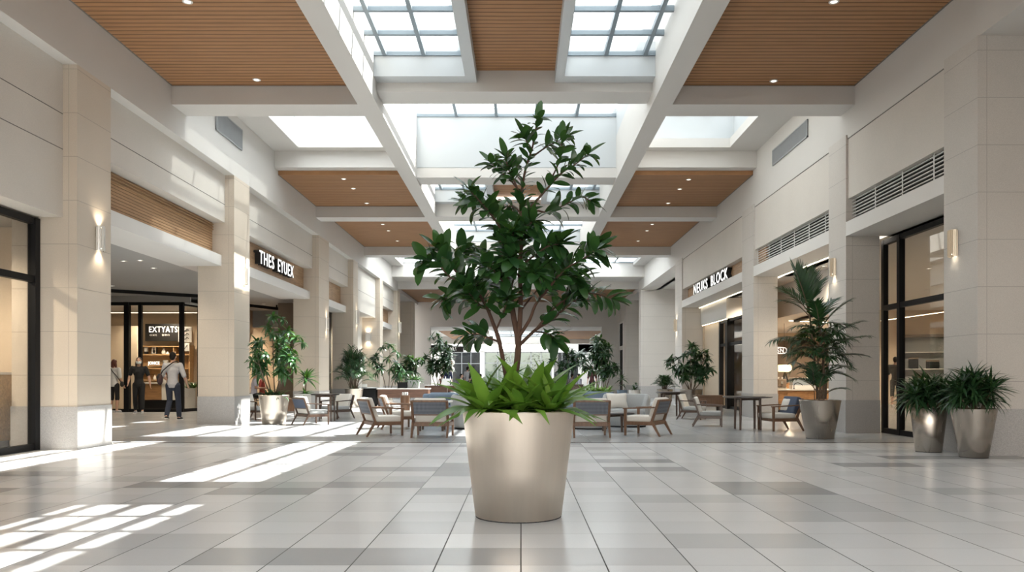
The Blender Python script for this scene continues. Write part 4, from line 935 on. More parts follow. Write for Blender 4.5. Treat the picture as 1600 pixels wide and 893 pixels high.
# ------------------------------------------------------------------ the big central planter
YP=6.36; TX=-.02
big=thing('potted_tree','big glossy dark leaved tree in the champagne metal planter at the centre','potted plant',(TX,YP,0))
pot(big,.447,.345,.845,'champ',.04)
def P(px,py,dy=0.0):
    p=at(px,py,YP+dy); return V((p.x-TX,dy,p.z))
def C4(cx,cy,dy=0.0): return P(640+cx/2.03,160+cy/2.03,dy)
tr=G(); lv=G()
BR=[ # (points in photo crop, depth at each point), start radius, end radius, leaf count, terminal leaves
 ([(333,880,0),(345,770,0),(330,680,.02),(318,600,.03),(300,520,.05),(290,450,.08),(288,400,.1)],.030,.012,10,5),
 ([(345,775,0),(352,640,-.03),(350,520,-.05),(355,430,-.03),(352,350,0),(356,280,.02),(368,210,.04),(390,140,.03),(405,55,.02)],.022,.006,34,6),
 ([(308,880,.05),(285,760,.04),(265,700,.0),(245,650,-.03),(215,600,-.08),(190,570,-.10),(150,540,-.16),(115,490,-.2),(85,460,-.22)],.020,.005,30,6),
 ([(348,770,0),(400,720,.06),(450,690,.1),(495,650,.12),(535,620,.14)],.016,.006,16,6),
 ([(348,740,-.02),(380,690,-.1),(400,640,-.16),(440,590,-.22),(490,530,-.28),(545,500,-.32),(585,470,-.34)],.016,.005,26,6),
 ([(400,720,.02),(460,650,.1),(520,610,.12),(580,605,.15),(640,622,.16)],.011,.004,14,4),
 ([(285,760,.04),(250,745,.12),(215,735,.18),(185,735,.22)],.010,.004,12,5),
 ([(352,350,0),(385,330,-.06),(430,280,-.12),(480,225,-.16),(520,200,-.18),(565,165,-.2)],.013,.004,22,4),
 ([(360,395,-.02),(395,345,.1),(440,348,.16),(500,320,.22),(545,300,.24),(575,312,.26)],.011,.004,18,5),
 ([(355,310,0),(335,255,-.08),(315,215,-.12),(305,175,-.14)],.010,.004,16,4),
 ([(340,270,.0),(310,235,.12),(285,220,.18),(262,195,.2)],.009,.003,12,4),
 ([(292,450,.08),(285,395,.02),(250,345,-.08),(220,310,-.14),(192,280,-.18)],.012,.004,18,6),
 ([(255,350,-.05),(215,325,.05),(175,315,.1)],.008,.003,9,4),
 ([(380,180,.04),(420,150,.12),(455,130,.16),(500,108,.2)],.009,.003,12,4),
 ([(450,240,-.12),(475,185,-.1),(482,115,-.08)],.008,.003,10,3),
 ([(350,520,-.05),(390,490,-.2),(440,455,-.3),(475,450,-.34)],.012,.004,16,6),
 ([(300,520,.05),(262,505,.18),(225,490,.26),(205,478,.3)],.010,.004,12,5),
 ([(245,650,-.03),(190,630,.12),(140,615,.2),(110,625,.24)],.010,.004,15,5),
 ([(275,720,.0),(300,660,-.14),(310,620,-.2)],.009,.004,9,5),
 ([(390,725,.04),(430,730,-.1),(455,745,-.14)],.008,.003,7,4),
 ([(318,600,.03),(335,540,.22),(350,480,.32),(345,440,.36)],.012,.004,16,6),
 ([(300,510,.05),(320,450,-.22),(330,410,-.3)],.011,.004,14,6),
 ([(430,605,-.2),(460,560,-.06),(500,545,.02),(540,560,.06)],.010,.004,14,5),
 ([(215,600,-.08),(230,560,.1),(260,540,.2)],.009,.004,10,5),
 ([(150,540,-.16),(150,500,-.05),(170,465,0)],.008,.003,9,4),
 ([(350,430,-.03),(370,395,-.2),(395,375,-.26)],.009,.004,12,6),
 ([(545,500,-.3),(575,480,-.22),(605,458,-.2)],.007,.003,6,3),
 ([(190,570,-.1),(130,555,-.25),(90,510,-.3),(50,500,-.32)],.009,.003,14,5),
 ([(352,350,0),(330,330,.2),(300,330,.28),(270,330,.3)],.009,.003,12,5),
 ([(490,640,.12),(500,590,.3),(520,560,.36)],.009,.003,11,5),
 ([(320,610,.03),(290,560,-.2),(265,530,-.3),(240,520,-.34)],.009,.003,13,5),
 ([(352,600,-.04),(380,560,-.25),(400,540,-.36)],.009,.003,12,6),
 ([(350,560,-.05),(330,520,-.2),(320,490,-.3)],.009,.003,12,6),
 ([(354,470,-.04),(330,450,.15),(310,440,.25)],.008,.003,10,5),
 ([(440,590,-.22),(430,540,-.1),(425,500,.0)],.008,.003,11,5),
 ([(356,250,.03),(335,225,.12),(325,200,.16)],.007,.003,9,5),
 ([(390,150,.03),(372,125,-.08),(365,110,-.1)],.006,.003,8,4),
 ([(352,660,-.02),(400,600,.2),(440,560,.3),(470,545,.34)],.009,.003,14,5),
 ([(255,660,-.02),(220,640,-.2),(185,600,-.26)],.009,.003,12,5),
 ([(330,660,.02),(310,600,.25),(290,560,.34)],.009,.003,13,5),
]
for pts,r0,r1,n,term in BR:
    P3=[C4(*q) for q in pts]; m=[]
    for i in range(len(P3)-1):
        for k in range(3):
            t=k/3; p0=P3[max(0,i-1)]; p1=P3[i]; p2=P3[i+1]; p3=P3[min(len(P3)-1,i+2)]
            m.append(.5*((2*p1)+(p2-p0)*t+(2*p0-5*p1+4*p2-p3)*t*t+(3*p1-p0-3*p2+p3)*t**3))
    m.append(P3[-1]); k=len(m)
    tr.tube(m,[(r0+(r1-r0)*i/(k-1))*.92 for i in range(k)],8)
    n=int(n*1.5)
    for j in range(n):
        t=.36+.62*(j/n) if n<52 else .42+.56*(j/n); q=t*(k-1); i=min(k-2,int(q)); p=m[i].lerp(m[i+1],q-i); d=(m[i+1]-m[i]).normalized()
        a=2.4*j+rnd(-.4,.4); x=d.cross(V((.1,.2,1))).normalized(); y=x.cross(d)
        out=(x*math.cos(a)+y*math.sin(a)); dd=(out*.85+d*.6+V((0,0,.1))).normalized()
        L=rnd(.13,.205)*(.74 if p.z>2.5 else 1); lv.leaf(p+out*r1,dd,L,L*rnd(.40,.48),rnd(.15,.95),.16,8,'o',V((rnd(-.3,.3),rnd(-.6,.2),1)),rnd(-.5,.5))
    d=(m[-1]-m[-2]).normalized(); x=d.cross(V((.1,.3,1))).normalized(); y=x.cross(d)
    for j in range(term):
        a=2*PI*j/term+rnd(-.3,.3); e=rnd(.3,.9); dd=d*math.sin(e)+(x*math.cos(a)+y*math.sin(a))*math.cos(e)
        L=rnd(.14,.21)*(.74 if m[-1].z>2.5 else 1); lv.leaf(m[-1],dd,L,L*rnd(.40,.50),rnd(.2,.9),.16,8,'o',V((rnd(-.3,.3),rnd(-.5,.2),1)),rnd(-.4,.4))
    lv.leaf(m[-1],d+V((0,0,.1)),.17,.065,.3,.16,8,'o',(0,-.5,1))
lv.raw=True
obj('trunk',tr,M['bark'],big,True); obj('foliage',lv,M['leafdark'],big,True)
gc=G(); gc.raw=True
for (x,y,s) in ((-.24,-.18,1.05),(.0,-.25,.85),(.24,-.18,1.05),(.30,.08,1),(.12,.14,1.05),(-.12,.16,1),(-.30,.05,1.05),(.1,-.02,1.15),(-.1,0,1.1)):
    ax=V((x*.8,y*.6,.9))
    for i in range(15):
        a=2.399*i+rnd(-.4,.4); e=.12+1.2*(i/14)+rnd(-.12,.12); axn=ax.normalized(); X=axn.cross(V((.3,.9,.2))).normalized(); Y=axn.cross(X)
        d=(X*math.cos(a)+Y*math.sin(a))*math.cos(e)+axn*math.sin(e); 
        if d.z<.12: d.z=rnd(.12,.35)
        L=rnd(.34,.54)*s; gc.leaf((x,y,.825),d,L,L*rnd(.19,.26),rnd(.35,1.0),.28,7,'l',axn+V((0,0,.7)),rnd(-.3,.3))
for i,(x,y,z) in enumerate(gc.v):                              # leaves bend over the rim, never through the wall of the pot
    r=math.hypot(x,y)
    if z<.862 and .30<r<.475: gc.v[i]=(x,y,.862)
    elif z<.862 and r>=.475: gc.v[i]=(x,y,max(z,.862-(r-.475)*1.1))
obj('underplanting',gc,M['leafbright'],big,True)
# ------------------------------------------------------------------ other potted plants
def stemmed(t,stems,leaf,L,W,n_wh,n_lf,droop,m='leafmid',bm='greybark',kind='l',r=.018):
    """slender stems with drooping whorls of leaves along the upper part"""
    s=G(); g=G(); g.raw=True; n_wh+=2; n_lf+=3; W*=1.08
    for (a,b,c) in stems:
        pts=bez(a,b,c,9); s.tube(pts,[r*(1-.6*i/9) for i in range(10)],7)
        for k in range(n_wh):
            q=.45+.55*k/(max(1,n_wh-1)); i=min(8,int(q*9)); p=pts[i].lerp(pts[i+1],q*9-i); d=(pts[i+1]-pts[i]).normalized()
            if k<n_wh-1:
                a_=rnd(0,2*PI); out=V((math.cos(a_),math.sin(a_),.55)).normalized(); tip=p+out*L*rnd(.5,1.0); s.tube([p,p.lerp(tip,.5)+V((0,0,.02)),tip],[r*.35,r*.3,r*.2],5); whorl(g,tip,out+V((0,0,.5)),n_lf,L,W,-.25,.7,droop,kind)
            else: whorl(g,p,d,n_lf+3,L,W,-.3,1.1,droop,kind)
    obj('stems',s,M[bm],t,True); obj('foliage',g,M[m],t,True)
def palm(t,z0,n,Lf,spread,hgt,LL,LW,nl=16,m='leafpalm',base_r=.1):
    s=G(); g=G(); g.raw=True
    for i in range(n):
        a=2.399*i+rnd(-.25,.25); f=(i+.5)/n; rr=spread*(.35+.65*f)*rnd(.85,1.1); top=hgt*(1-.72*f**1.3)*rnd(.9,1.08)
        b=V((math.cos(a)*base_r*rnd(.2,1),math.sin(a)*base_r*rnd(.2,1),z0)); mid=b+V((math.cos(a)*rr*.35,math.sin(a)*rr*.35,top*1.12)); e=b+V((math.cos(a)*rr,math.sin(a)*rr,top*rnd(.6,.95)))
        frond(g,s,bez(b,mid,e,8),nl,LL,LW,.95,.8,.35,.010)
    obj('stems',s,M['greybark'],t,True); obj('foliage',g,M[m],t,True)
def pot_at(px,foot,rim,wr,wb,m,name,label):
    X,Y=gp(px,foot); k=Y/F; rt=wr*k/2; Y2=Y+wb*k/2; h=(foot-rim)*k
    t=thing(name,label,'potted plant',(X*Y2/Y,Y2,0)); pot(t,rt,wb*k/2,h,m); return t,h,k
# left leafy tree in metal pot
t,h,k=pot_at(428,663,617,47,36,'champ','potted_tree','leafy tree in a metal pot in front of the second left pillar')
stemmed(t,[((.03,0,h-.05),(-.02,-.05,1.4),(-.02,0,2.55)),((.06,.05,h-.05),(.25,.1,1.3),(.55,-.1,2.05)),((-.05,.02,h-.05),(-.2,.1,1.2),(-.45,.15,1.95)),((.0,.08,h-.05),(.1,.3,1.2),(.2,.45,2.25)),((-.02,-.05,h-.05),(-.2,-.3,1.1),(-.3,-.3,1.65)),((.05,-.04,h-.05),(.25,-.2,1.1),(.45,-.35,1.6))],None,.27,.062,6,9,1.0,'leafmid')
g=G(); g.raw=True
for i in range(4): strap_bush(g,(.14*math.cos(i*1.6),.14*math.sin(i*1.6),h-.04),14,.38,.055,.1,1.2,1.0)
obj('underplanting',g,M['leafmid'],t,True)
# palm left of the black cabinet
t,h,k=pot_at(553,636,607,29,21,'champ','potted_palm','bushy feathery palm in a metal pot beside the black low cabinet')
palm(t,h-.03,30,1.0,.78,1.75,.34,.034,17,base_r=.16)
g=G(); g.raw=True; strap_bush(g,(0,0,h-.03),20,.4,.05,.0,1.0,.9); obj('underplanting',g,M['leafpalm'],t,True)
# tall kentia at the right
t,h,k=pot_at(1281,686,625,64,43,'nickel','potted_palm','tall palm with arching fronds in a metal pot before the second right pillar')
YK=14.25+.25; bx=t.location.x; by=t.location.y
def K(cx,cy,dy=0.0):
    p=at(1200+cx/3.7235,400+cy/3.7235,by+dy); return V((p.x-bx,dy,p.z))
s=G(); g=G(); g.raw=True
def kf(a,b,c,n=15,LL=.30,LW=.034,dp=.7,st=.25,r=.011): frond(g,s,bez(K(*a),K(*b),K(*c),8),n,LL,LW,.85,dp,st,r)
for pts,r in (([(290,830,0),(275,650,.0),(250,420,.02),(235,290,.03)],.026),([(320,830,.05),(325,700,.03),(318,560,.0),(300,420,-.02)],.028),([(305,830,-.08),(300,720,-.12),(290,620,-.14)],.022),([(335,830,.1),(340,700,.16),(345,600,.2)],.02)):
    P3=[K(*q) for q in pts]; s.tube(P3,[r*(1-.5*i/(len(P3)-1)) for i in range(len(P3))],9)
kf((238,330,.03),(205,190,0),(158,78,-.05),24,.44,.036,.15,.12,.016); kf((240,300,.03),(232,200,.1),(225,110,.2),18,.42,.036,.2,.15,.012)
kf((240,330,.03),(170,230,-.1),(85,195,-.2),14,.34,.034,.6); kf((240,350,.03),(180,270,.1),(90,262,.2),13,.34,.034,.7); kf((238,310,0),(280,170,.05),(300,150,.2),14,.34,.034,.5); 
kf((300,430,-.02),(370,320,-.1),(470,262,-.15),16,.30); kf((300,420,0),(330,290,.1),(385,255,.25),14,.34); kf((300,420,0),(290,300,-.2),(270,270,-.35),14,.34,.036,.8)
kf((315,520,0),(420,410,.0),(540,382,-.1),16,.26); kf((318,560,0),(450,470,.1),(580,466,.15),16,.30); kf((320,600,0),(430,560,-.15),(560,578,-.25),15,.28); kf((320,640,0),(400,620,.1),(485,655,.2),13,.26); kf((325,690,0),(400,660,-.2),(490,712,-.3),13,.26); kf((330,810,0),(370,760,-.1),(455,772,-.2),11,.22)
kf((260,520,0),(150,440,-.1),(25,492,-.2),16,.34,.034,1.0); kf((262,540,0),(170,480,.15),(75,480,.3),14,.30,.034,.9); kf((265,600,0),(190,540,-.2),(120,570,-.35),13,.30,.034,.9); kf((270,660,0),(210,620,.1),(140,665,.2),12,.28,.034,.9); kf((290,800,0),(230,690,-.1),(140,722,-.2),12,.24)
for i in range(30):
    a=2.399*i; z=V((0,0,1.1+.07*i)); b=K(300+rnd(-15,15),640-i*7,rnd(-.1,.1)); frond(g,s,bez(b,b+V((math.cos(a)*.25,math.sin(a)*.25,.28)),b+V((math.cos(a)*.55,math.sin(a)*.5,.05+rnd(-.1,.2))),7),12,.30,.036,.9,.9,.25,.009)
for i in range(9):
    a=2.399*i; b=V((rnd(-.12,.12),rnd(-.12,.12),h-.03)); frond(g,s,bez(b,b+V((math.cos(a)*.12,math.sin(a)*.12,.6)),b+V((math.cos(a)*.42,math.sin(a)*.4,.55+rnd(-.1,.2))),7),11,.26,.034,.9,.8,.35,.009)
obj('stems',s,M['greybark'],t,True); obj('foliage',g,M['leafpalm'],t,True)
# two low dracaena planters at the right
for (px,foot,rim,wr,wb,lb,sp,top) in ((1451,707,637,54,39,'low spiky plant in a metal pot against the black framed entrance',.46,.58),(1521.5,716,638,67,42,'low spiky plant in a metal pot before the nearest right pillar',.52,.74)):
    t,h,k=pot_at(px,foot,rim,wr,wb,'nickel','potted_plant',lb); g=G(); g.raw=True; s=G()
    for i in range(13):
        a=2.399*i; q=(i/13)**.5; x,y=math.cos(a)*q*.20,math.sin(a)*q*.17; hh=(top*.48)*(1-.55*q)+.04; tip=V((x*1.5,y*1.5,h+hh)); s.tube([(x*.8,y*.8,h-.04),tip],[.012,.009],6)
        whorl(g,tip,(x*2.2,y*2.2,1),26,.40,.040,-.25,1.35,.85,'s',.3,.5,6); whorl(g,tip-V((0,0,hh*.5)),(x*2.5,y*2.5,1),12,.34,.036,-.2,.8,1.0,'s',.3,.5,6)
    ox,oy=t.location.x,t.location.y                              # leaves rest against the pillar instead of passing into it
    for i,(x,y,z) in enumerate(g.v):
        if px>1500 and y+oy>11.25 and x+ox>6.44: g.v[i]=(x,11.25-oy-.1*(y+oy-11.25),z)
        if px<1500 and x+ox>6.45 and y+oy>11.27: g.v[i]=(6.45-ox-.1*(x+ox-6.45),y,z)
    obj('stems',s,M['greybark'],t,True); obj('foliage',g,M['leafpalm'],t,True)
# small right palm and tree
t,h,k=pot_at(1041.5,632.5,607,24,18,'nickel','potted_palm','small round palm in a metal pot left of the fourth right pillar')
t.location=(5.64,31.2,0); palm(t,h-.03,22,.6,.44,.62,.24,.032,13)
t,h,k=pot_at(1080,641,608,35,27,'nickel','potted_tree','bushy dark tree in a metal pot before the fourth right pillar')
stemmed(t,[((0,0,h-.05),(-.1,0,1.3),(.05,0,2.2)),((.06,0,h-.05),(.25,.1,1.2),(.5,0,1.95)),((-.05,0,h-.05),(-.3,0,1.1),(-.65,.1,1.75)),((0,.08,h-.05),(.1,.3,1.1),(.2,.4,2.0)),((.05,-.05,h-.05),(.3,-.2,.95),(.6,-.2,1.35)),((-.05,-.05,h-.05),(-.2,-.2,1.0),(-.35,-.2,1.4))],None,.30,.068,7,10,.9,'leafpalm')
# plants behind and on the long reddish table
t=thing('potted_tree','slim twin stemmed plant behind the long reddish table','potted plant',(at(605,600,32).x,32,0)); pot(t,.26,.2,.55,'nickel')
stemmed(t,[((.05,0,.5),(.12,0,1.4),(.1,0,2.4)),((-.05,0,.5),(-.1,0,1.2),(-.45,0,1.95)),((.08,0,.5),(.3,.1,1.1),(.4,.1,1.5))],None,.36,.08,4,11,1.0,'leafpalm')
t=thing('potted_tree','single stemmed plant behind the grey box planter','potted plant',(at(634,600,33).x,33,0)); pot(t,.24,.18,.55,'nickel')
stemmed(t,[((0,0,.5),(-.05,0,1.3),(.1,0,1.95)),((.04,0,.5),(.3,0,1.4),(.45,.1,1.75)),((-.04,0,.5),(-.2,0,1.0),(-.3,.1,1.35))],None,.34,.08,5,10,1.0,'leafpalm')
t=thing('potted_plant','low leafy plant in a grey box on the long reddish table','potted plant',(-4.19,31.1,.70)); box_planter(t,.42,.34,.32,'greyfab'); g=G(); g.raw=True
for i in range(5): whorl(g,(rnd(-.15,.15),rnd(-.1,.1),.30),(rnd(-.3,.6),rnd(-.3,.3),1),16,.42,.06,.05,1.2,1.0,'s',.3,.5,6)
obj('foliage',g,M['leafmid'],t,True)
t=thing('potted_tree','tall layered dark tree in a brown box left of the big planter','potted plant',(at(684,603,35).x,35,0)); box_planter(t,.85,.6,.72,'reddishwood')
stemmed(t,[((0,0,.68),(-.1,0,1.6),(.0,0,2.95)),((.08,0,.68),(.3,.1,1.4),(.45,.1,2.3)),((-.08,0,.68),(-.3,0,1.3),(-.5,0,2.0)),((.05,.1,.68),(.2,.3,1.4),(.3,.3,2.6)),((0,-.1,.68),(.1,-.2,1.3),(.4,-.2,1.9))],None,.36,.075,7,10,1.0,'leafpalm')
t=thing('potted_plant','small upright plant in a white planter box by the left walnut armchair','potted plant',(at(477,600,21.9).x,21.9,0)); box_planter(t,.46,.46,.66,'lintel'); g=G(); g.raw=True; s=G(); s.tube([(0,0,.62),(.02,0,1.02)],[.02,.014],7)
whorl(g,(.02,0,1.05),(0,0,1),40,.46,.075,-.2,1.35,.8,'s',.3,.4,6); whorl(g,(0,0,.66),(0,0,1),20,.30,.06,.05,.9,.9,'s',.3,.4,6); obj('stems',s,M['greybark'],t,True); obj('foliage',g,M['leafmid'],t,True)
# right side plants behind the sofas
t=thing('plant_bed','bright green strap leaved plants in a low blue-grey planter behind the blue sofa','planter bed',(at(930,606,22.3).x,22.3,0)); box_planter(t,.95,.5,.70,'bluefab'); g=G(); g.raw=True
for i in range(6): whorl(g,(-.36+.145*i,rnd(-.1,.1),.68),(rnd(-.2,.2),rnd(-.3,.1),1),16,.34,.06,.2,1.3,.8,'s',.3,.5,6)
obj('foliage',g,M['leafbright'],t,True)
t=thing('potted_tree','tall dark tree right of the big planter by the end pillar','potted plant',(at(932,603,34).x,34,0)); pot(t,.32,.25,.66,'nickel')
stemmed(t,[((0,0,.6),(.05,0,1.5),(-.05,0,2.8)),((.08,0,.6),(.2,.1,1.4),(.55,.1,2.4)),((-.08,0,.6),(-.2,0,1.4),(-.6,0,2.1)),((.05,.1,.6),(.2,.3,1.4),(.25,.3,2.6)),((0,0,.6),(.1,-.2,1.5),(.3,-.3,2.2))],None,.38,.08,7,11,1.1,'leafpalm')
t=thing('potted_plant','mid height plant in a woven brown pot beside the tall right tree','potted plant',(at(945.5,602,31).x,31,.0)); pot(t,.24,.2,.72,'shelfwood')
stemmed(t,[((0,0,.68),(0,0,1.2),(.05,0,1.5)),((.04,0,.68),(.2,0,1.2),(.35,0,1.55)),((-.04,0,.68),(-.1,.1,1.1),(-.2,.1,1.4))],None,.28,.075,5,10,1.0,'leafpalm')
t=thing('potted_plant','small upright plant on a dark pot beside the sixth right pillar','potted plant',(at(972,610,33).x,33,0)); pot(t,.22,.18,.6,'bluefab'); g=G(); g.raw=True; s=G(); s.tube([(0,0,.55),(0,0,1.0)],[.02,.014],7)
whorl(g,(0,0,1.05),(0,0,1),22,.40,.06,-.3,1.3,.8,'s',.3,.4,6); whorl(g,(0,0,.8),(0,0,1),10,.28,.05,-.2,.6,.9,'s',.3,.4,6); obj('stems',s,M['greybark'],t,True); obj('foliage',g,M['leafpalm'],t,True)
t,h,k=pot_at(991.5,633,609,18,15,'lintel','potted_plant','low plant in a pale grey pot before the fifth right pillar'); g=G(); g.raw=True; whorl(g,(0,0,h),(0,0,1),24,.32,.06,0,1.3,.9,'s',.3,.4,6); whorl(g,(.05,0,h+.2),(0,0,1),8,.24,.05,0,1.2,.9,'s',.3,.4,6); obj('foliage',g,M['leafpalm'],t,True)
t=thing('potted_tree','slender tree near the far glazing right of the planter','potted plant',(at(886,590,46).x,46,0)); pot(t,.3,.24,.6,'nickel')
stemmed(t,[((0,0,.55),(.05,0,1.6),(.05,0,2.7)),((.05,0,.55),(.3,0,1.5),(.7,0,2.4)),((-.05,0,.55),(-.3,0,1.5),(-.7,0,2.0))],None,.44,.09,5,10,1.0,'leafpalm')
t=thing('potted_tree','plant in a pale box inside the left shop near its right corner','potted plant',(-11.25,27.15,0)); box_planter(t,.5,.45,.75,'lintel'); g=G(); g.raw=True
for i in range(4): whorl(g,(rnd(-.12,.12),rnd(-.1,.1),.74),(rnd(-.3,.5),rnd(-.3,.2),1),14,.32,.06,.3,1.3,.7,'s',.3,.5,6)
obj('foliage',g,M['leafmid'],t,True)
# trees outside, beyond the end glazing
for i,(x,y) in enumerate(((-1.9,90),(1.9,92))):
    t=thing('garden_tree',['leafy green tree outside beyond the hall, left of centre','leafy green tree outside beyond the hall, right of centre'][i],'tree',(x,y,0)); s=G().tube([(0,0,0),(.05,0,1.6),(0,0,2.6)],[.12,.09,.05],9); g=G(); g.raw=True
    for q in range(160):
        a,b,c=rnd(0,2*PI),rnd(-1,1),rnd(.4,1)**.5; p=V((math.cos(a)*(1-b*b)**.5*1.5*c,math.sin(a)*(1-b*b)**.5*1.5*c,2.9+1.1*b*c)); g.leaf(p,(math.cos(a),math.sin(a),rnd(-.3,.6)),.42,.24,.5,.1,3,'e')
    obj('trunk',s,M['greybark'],t,True); obj('foliage',g,M['leafmid'],t,True)
# ================================================================== people
def fuse(g,voxel,name,mat,parent,sm=6):
    me=g.mesh(name,mat,True); o=bpy.data.objects.new(name,me); COL.objects.link(o)
    bm=bmesh.new(); bm.from_mesh(me); bmesh.ops.recalc_face_normals(bm,faces=bm.faces); bm.to_mesh(me); bm.free()
    r=o.modifiers.new('r','REMESH'); r.mode='VOXEL'; r.voxel_size=voxel; r.use_smooth_shade=True
    s=o.modifiers.new('s','SMOOTH'); s.iterations=sm; s.factor=.5
    bpy.context.view_layer.update(); dg=bpy.context.evaluated_depsgraph_get()
    m2=bpy.data.meshes.new_from_object(o.evaluated_get(dg)); bpy.data.objects.remove(o); bpy.data.meshes.remove(me)
    m2.materials.clear(); m2.materials.append(mat); m2.polygons.foreach_set('use_smooth',[True]*len(m2.polygons))
    o=bpy.data.objects.new(name,m2); COL.objects.link(o); o.parent=parent; return o
J0=dict(pel=(0,0,.93),wai=(0,.0,1.08),che=(0,.005,1.30),nb=(0,-.01,1.46),nk=(0,.005,1.53),hd=(0,.02,1.635),
  sl=(-.175,-.01,1.425),sr=(.175,-.01,1.425),el=(-.225,-.02,1.14),er=(.225,-.02,1.14),wl=(-.24,.05,.90),wr=(.24,.05,.90),
  hl=(-.09,0,.90),hr=(.09,0,.90),kl=(-.10,.02,.50),kr=(.10,.02,.50),al=(-.105,-.02,.085),ar=(.105,-.02,.085),tl=(-.12,.12,.03),tr=(.12,.12,.03))
def person(label,loc,rz,pose={},H=1.72,w=1.0,skin='skin',top=None,sleeve=.6,bottom=None,leg=.95,shoe=None,hair=None,hairlen=0,far=False,group=None,mask=False,bun=False,legs_hidden=False):
    t=thing('person',label,'person',loc,rz,group); J={k:V(v) for k,v in J0.items()}
    for k,v in pose.items(): J[k]=V(v)
    for k in J: J[k]=V((J[k].x*(w if k not in('hd','nk') else 1),J[k].y,J[k].z))*(H/1.72)
    s=H/1.72; q=12; vox=.018 if far else .0085
    def self_hips(g,e):
        d=(J['hr']-J['hl'])*.32; c=(J['hl']+J['hr'])/2+V((0,-.01,.02)); g.tube([c-d,c+d],[(.094+e)*s*w]*2,12,0,True)
    def torso(g,e,top=False):
        i0=len(g.v); torso_(g,e,top)
        for i in range(i0,len(g.v)):
            x,y,z=g.v[i]; yc=J['che'].y if z>J['wai'].z else J['wai'].y; g.v[i]=(x,yc+(y-yc)*(.90 if top else .8),z)
    def torso_(g,e,top):
        g.tube([J['pel']+V((0,0,.0 if top else -.04)),J['wai'],J['che'],J['nb']-V((0,0,.05))],[((.128 if top else .12)+e)*s*w,(.106+e)*s*w,(.122+e)*s*w,(.07+e)*s],14,0,True)
        if not top: self_hips(g,e)
        g.tube([J['sl']+V((.02,0,-.02)),J['nb']-V((0,0,.06)),J['sr']+V((-.02,0,-.02))],[(.062+e)*s,(.085+e)*s,(.062+e)*s],12,0,True)
        for sd in(-1,1): g.ell(J['che']+V((sd*.07*w*s,.01,-.01)),((.078+e)*s*w,(.10+e)*s,(.12+e)*s),12,8)
    def limb(g,a,b,c,ra,rb,rc,e,f=1.0):
        a,b,c=J[a],J[b],J[c]
        if f<=.5: g.tube([a,a.lerp(b,f*2)],[ra+e,ra+(rb-ra)*f*2+e],q,0,True)
        else: g.tube([a,a.lerp(b,.5),b],[ra+e,(ra+rb)/2+e,rb+e],q,0,True); h=(f-.5)*2; g.tube([b,b.lerp(c,.35*min(1,h)),b.lerp(c,h)],[rb+e,rb*1.06+(rc-rb)*.2*h+e,rb+(rc-rb)*h+e],q,0,True)
    # body: one continuous surface
    g=G(); torso(g,0)
    g.tube([J['nb'],J['nk'],J['hd']-V((0,0,.05))],[.062*s,.052*s,.05*s],q,0,True)
    hd=J['hd']; g.ell(hd+V((0,-.012*s,.028*s)),(.077*s,.097*s,.096*s),16,12); g.ell(hd+V((0,.022*s,-.035*s)),(.055*s,.066*s,.078*s),14,10)   # skull and jaw
    g.tube([hd+V((0,.085*s,.015*s)),hd+V((0,.108*s,-.022*s))],[.009*s,.014*s],8,0,True)                                               # nose
    for sd in(-1,1): g.ell(hd+V((sd*.077*s,-.006*s,-.005*s)),(.010*s,.020*s,.031*s),8,6)                                                  # ears
    for S_ in 'lr':
        limb(g,'s'+S_,'e'+S_,'w'+S_,.050*s,.040*s,.026*s,0); 
        if not legs_hidden: limb(g,'h'+S_,'k'+S_,'a'+S_,.076*s*w,.054*s,.036*s,0); g.tube([J['a'+S_]-V((0,.03,.03))*s,J['t'+S_]+V((0,0,.01))],[.036*s,.03*s],10,0,True)
        W=J['w'+S_]; d=(W-J['e'+S_]).normalized(); sd=-1 if S_=='l' else 1
        if far: g.tube([W,W+d*.09*s,W+d*.15*s],[.026*s,.03*s,.02*s],8,0,True)
        else:
            fwd=V((0,1,0)); fwd=(fwd-d*fwd.dot(d)).normalized(); pal=d.cross(fwd).normalized()
            for k in range(4):                                                      # palm and four fingers
                o=fwd*(.026-.018*k)*s; L=(.062,.072,.067,.052)[k]*s
                g.tube([W+o*.5,W+d*.045*s+o,W+d*.085*s+o],[.014*s,.014*s,.011*s],8,0,True)
                g.tube([W+d*.085*s+o,W+d*(.085*s+L*.5)+o-pal*sd*-.006*s,W+d*(.085*s+L*.92)+o+pal*sd*.018*s],[.0098*s,.0092*s,.0078*s],8,0,True)
            g.tube([W+d*.03*s+fwd*.024*s,W+d*.065*s+fwd*.052*s,W+d*.098*s+fwd*.058*s],[.013*s,.011*s,.009*s],8,0,True)  # thumb
    fuse(g,vox,'body',M[skin],t,4 if far else 3)
    if top:
        g=G(); torso(g,.012*s,True)
        for S_ in 'lr': limb(g,'s'+S_,'e'+S_,'w'+S_,.054*s,.044*s,.030*s,.016*s,sleeve)
        o=fuse(g,vox*1.1,'top',M[top],t,5)
    if bottom:
        g=G(); d=(J['hr']-J['hl'])*.32; c=(J['hl']+J['hr'])/2
        g.tube([c+V((0,0,-.03)),J['pel']+V((0,0,.07))*s],[(.104)*s*w,.104*s*w],14,0,True); g.tube([c-d,c+d],[.100*s*w]*2,12,0,True)
        if not legs_hidden:
            for S_ in 'lr': limb(g,'h'+S_,'k'+S_,'a'+S_,.078*s*w,.060*s,.050*s,.010*s,leg)
        fuse(g,vox*1.1,'trousers' if leg>.6 else 'shorts',M[bottom],t,5)
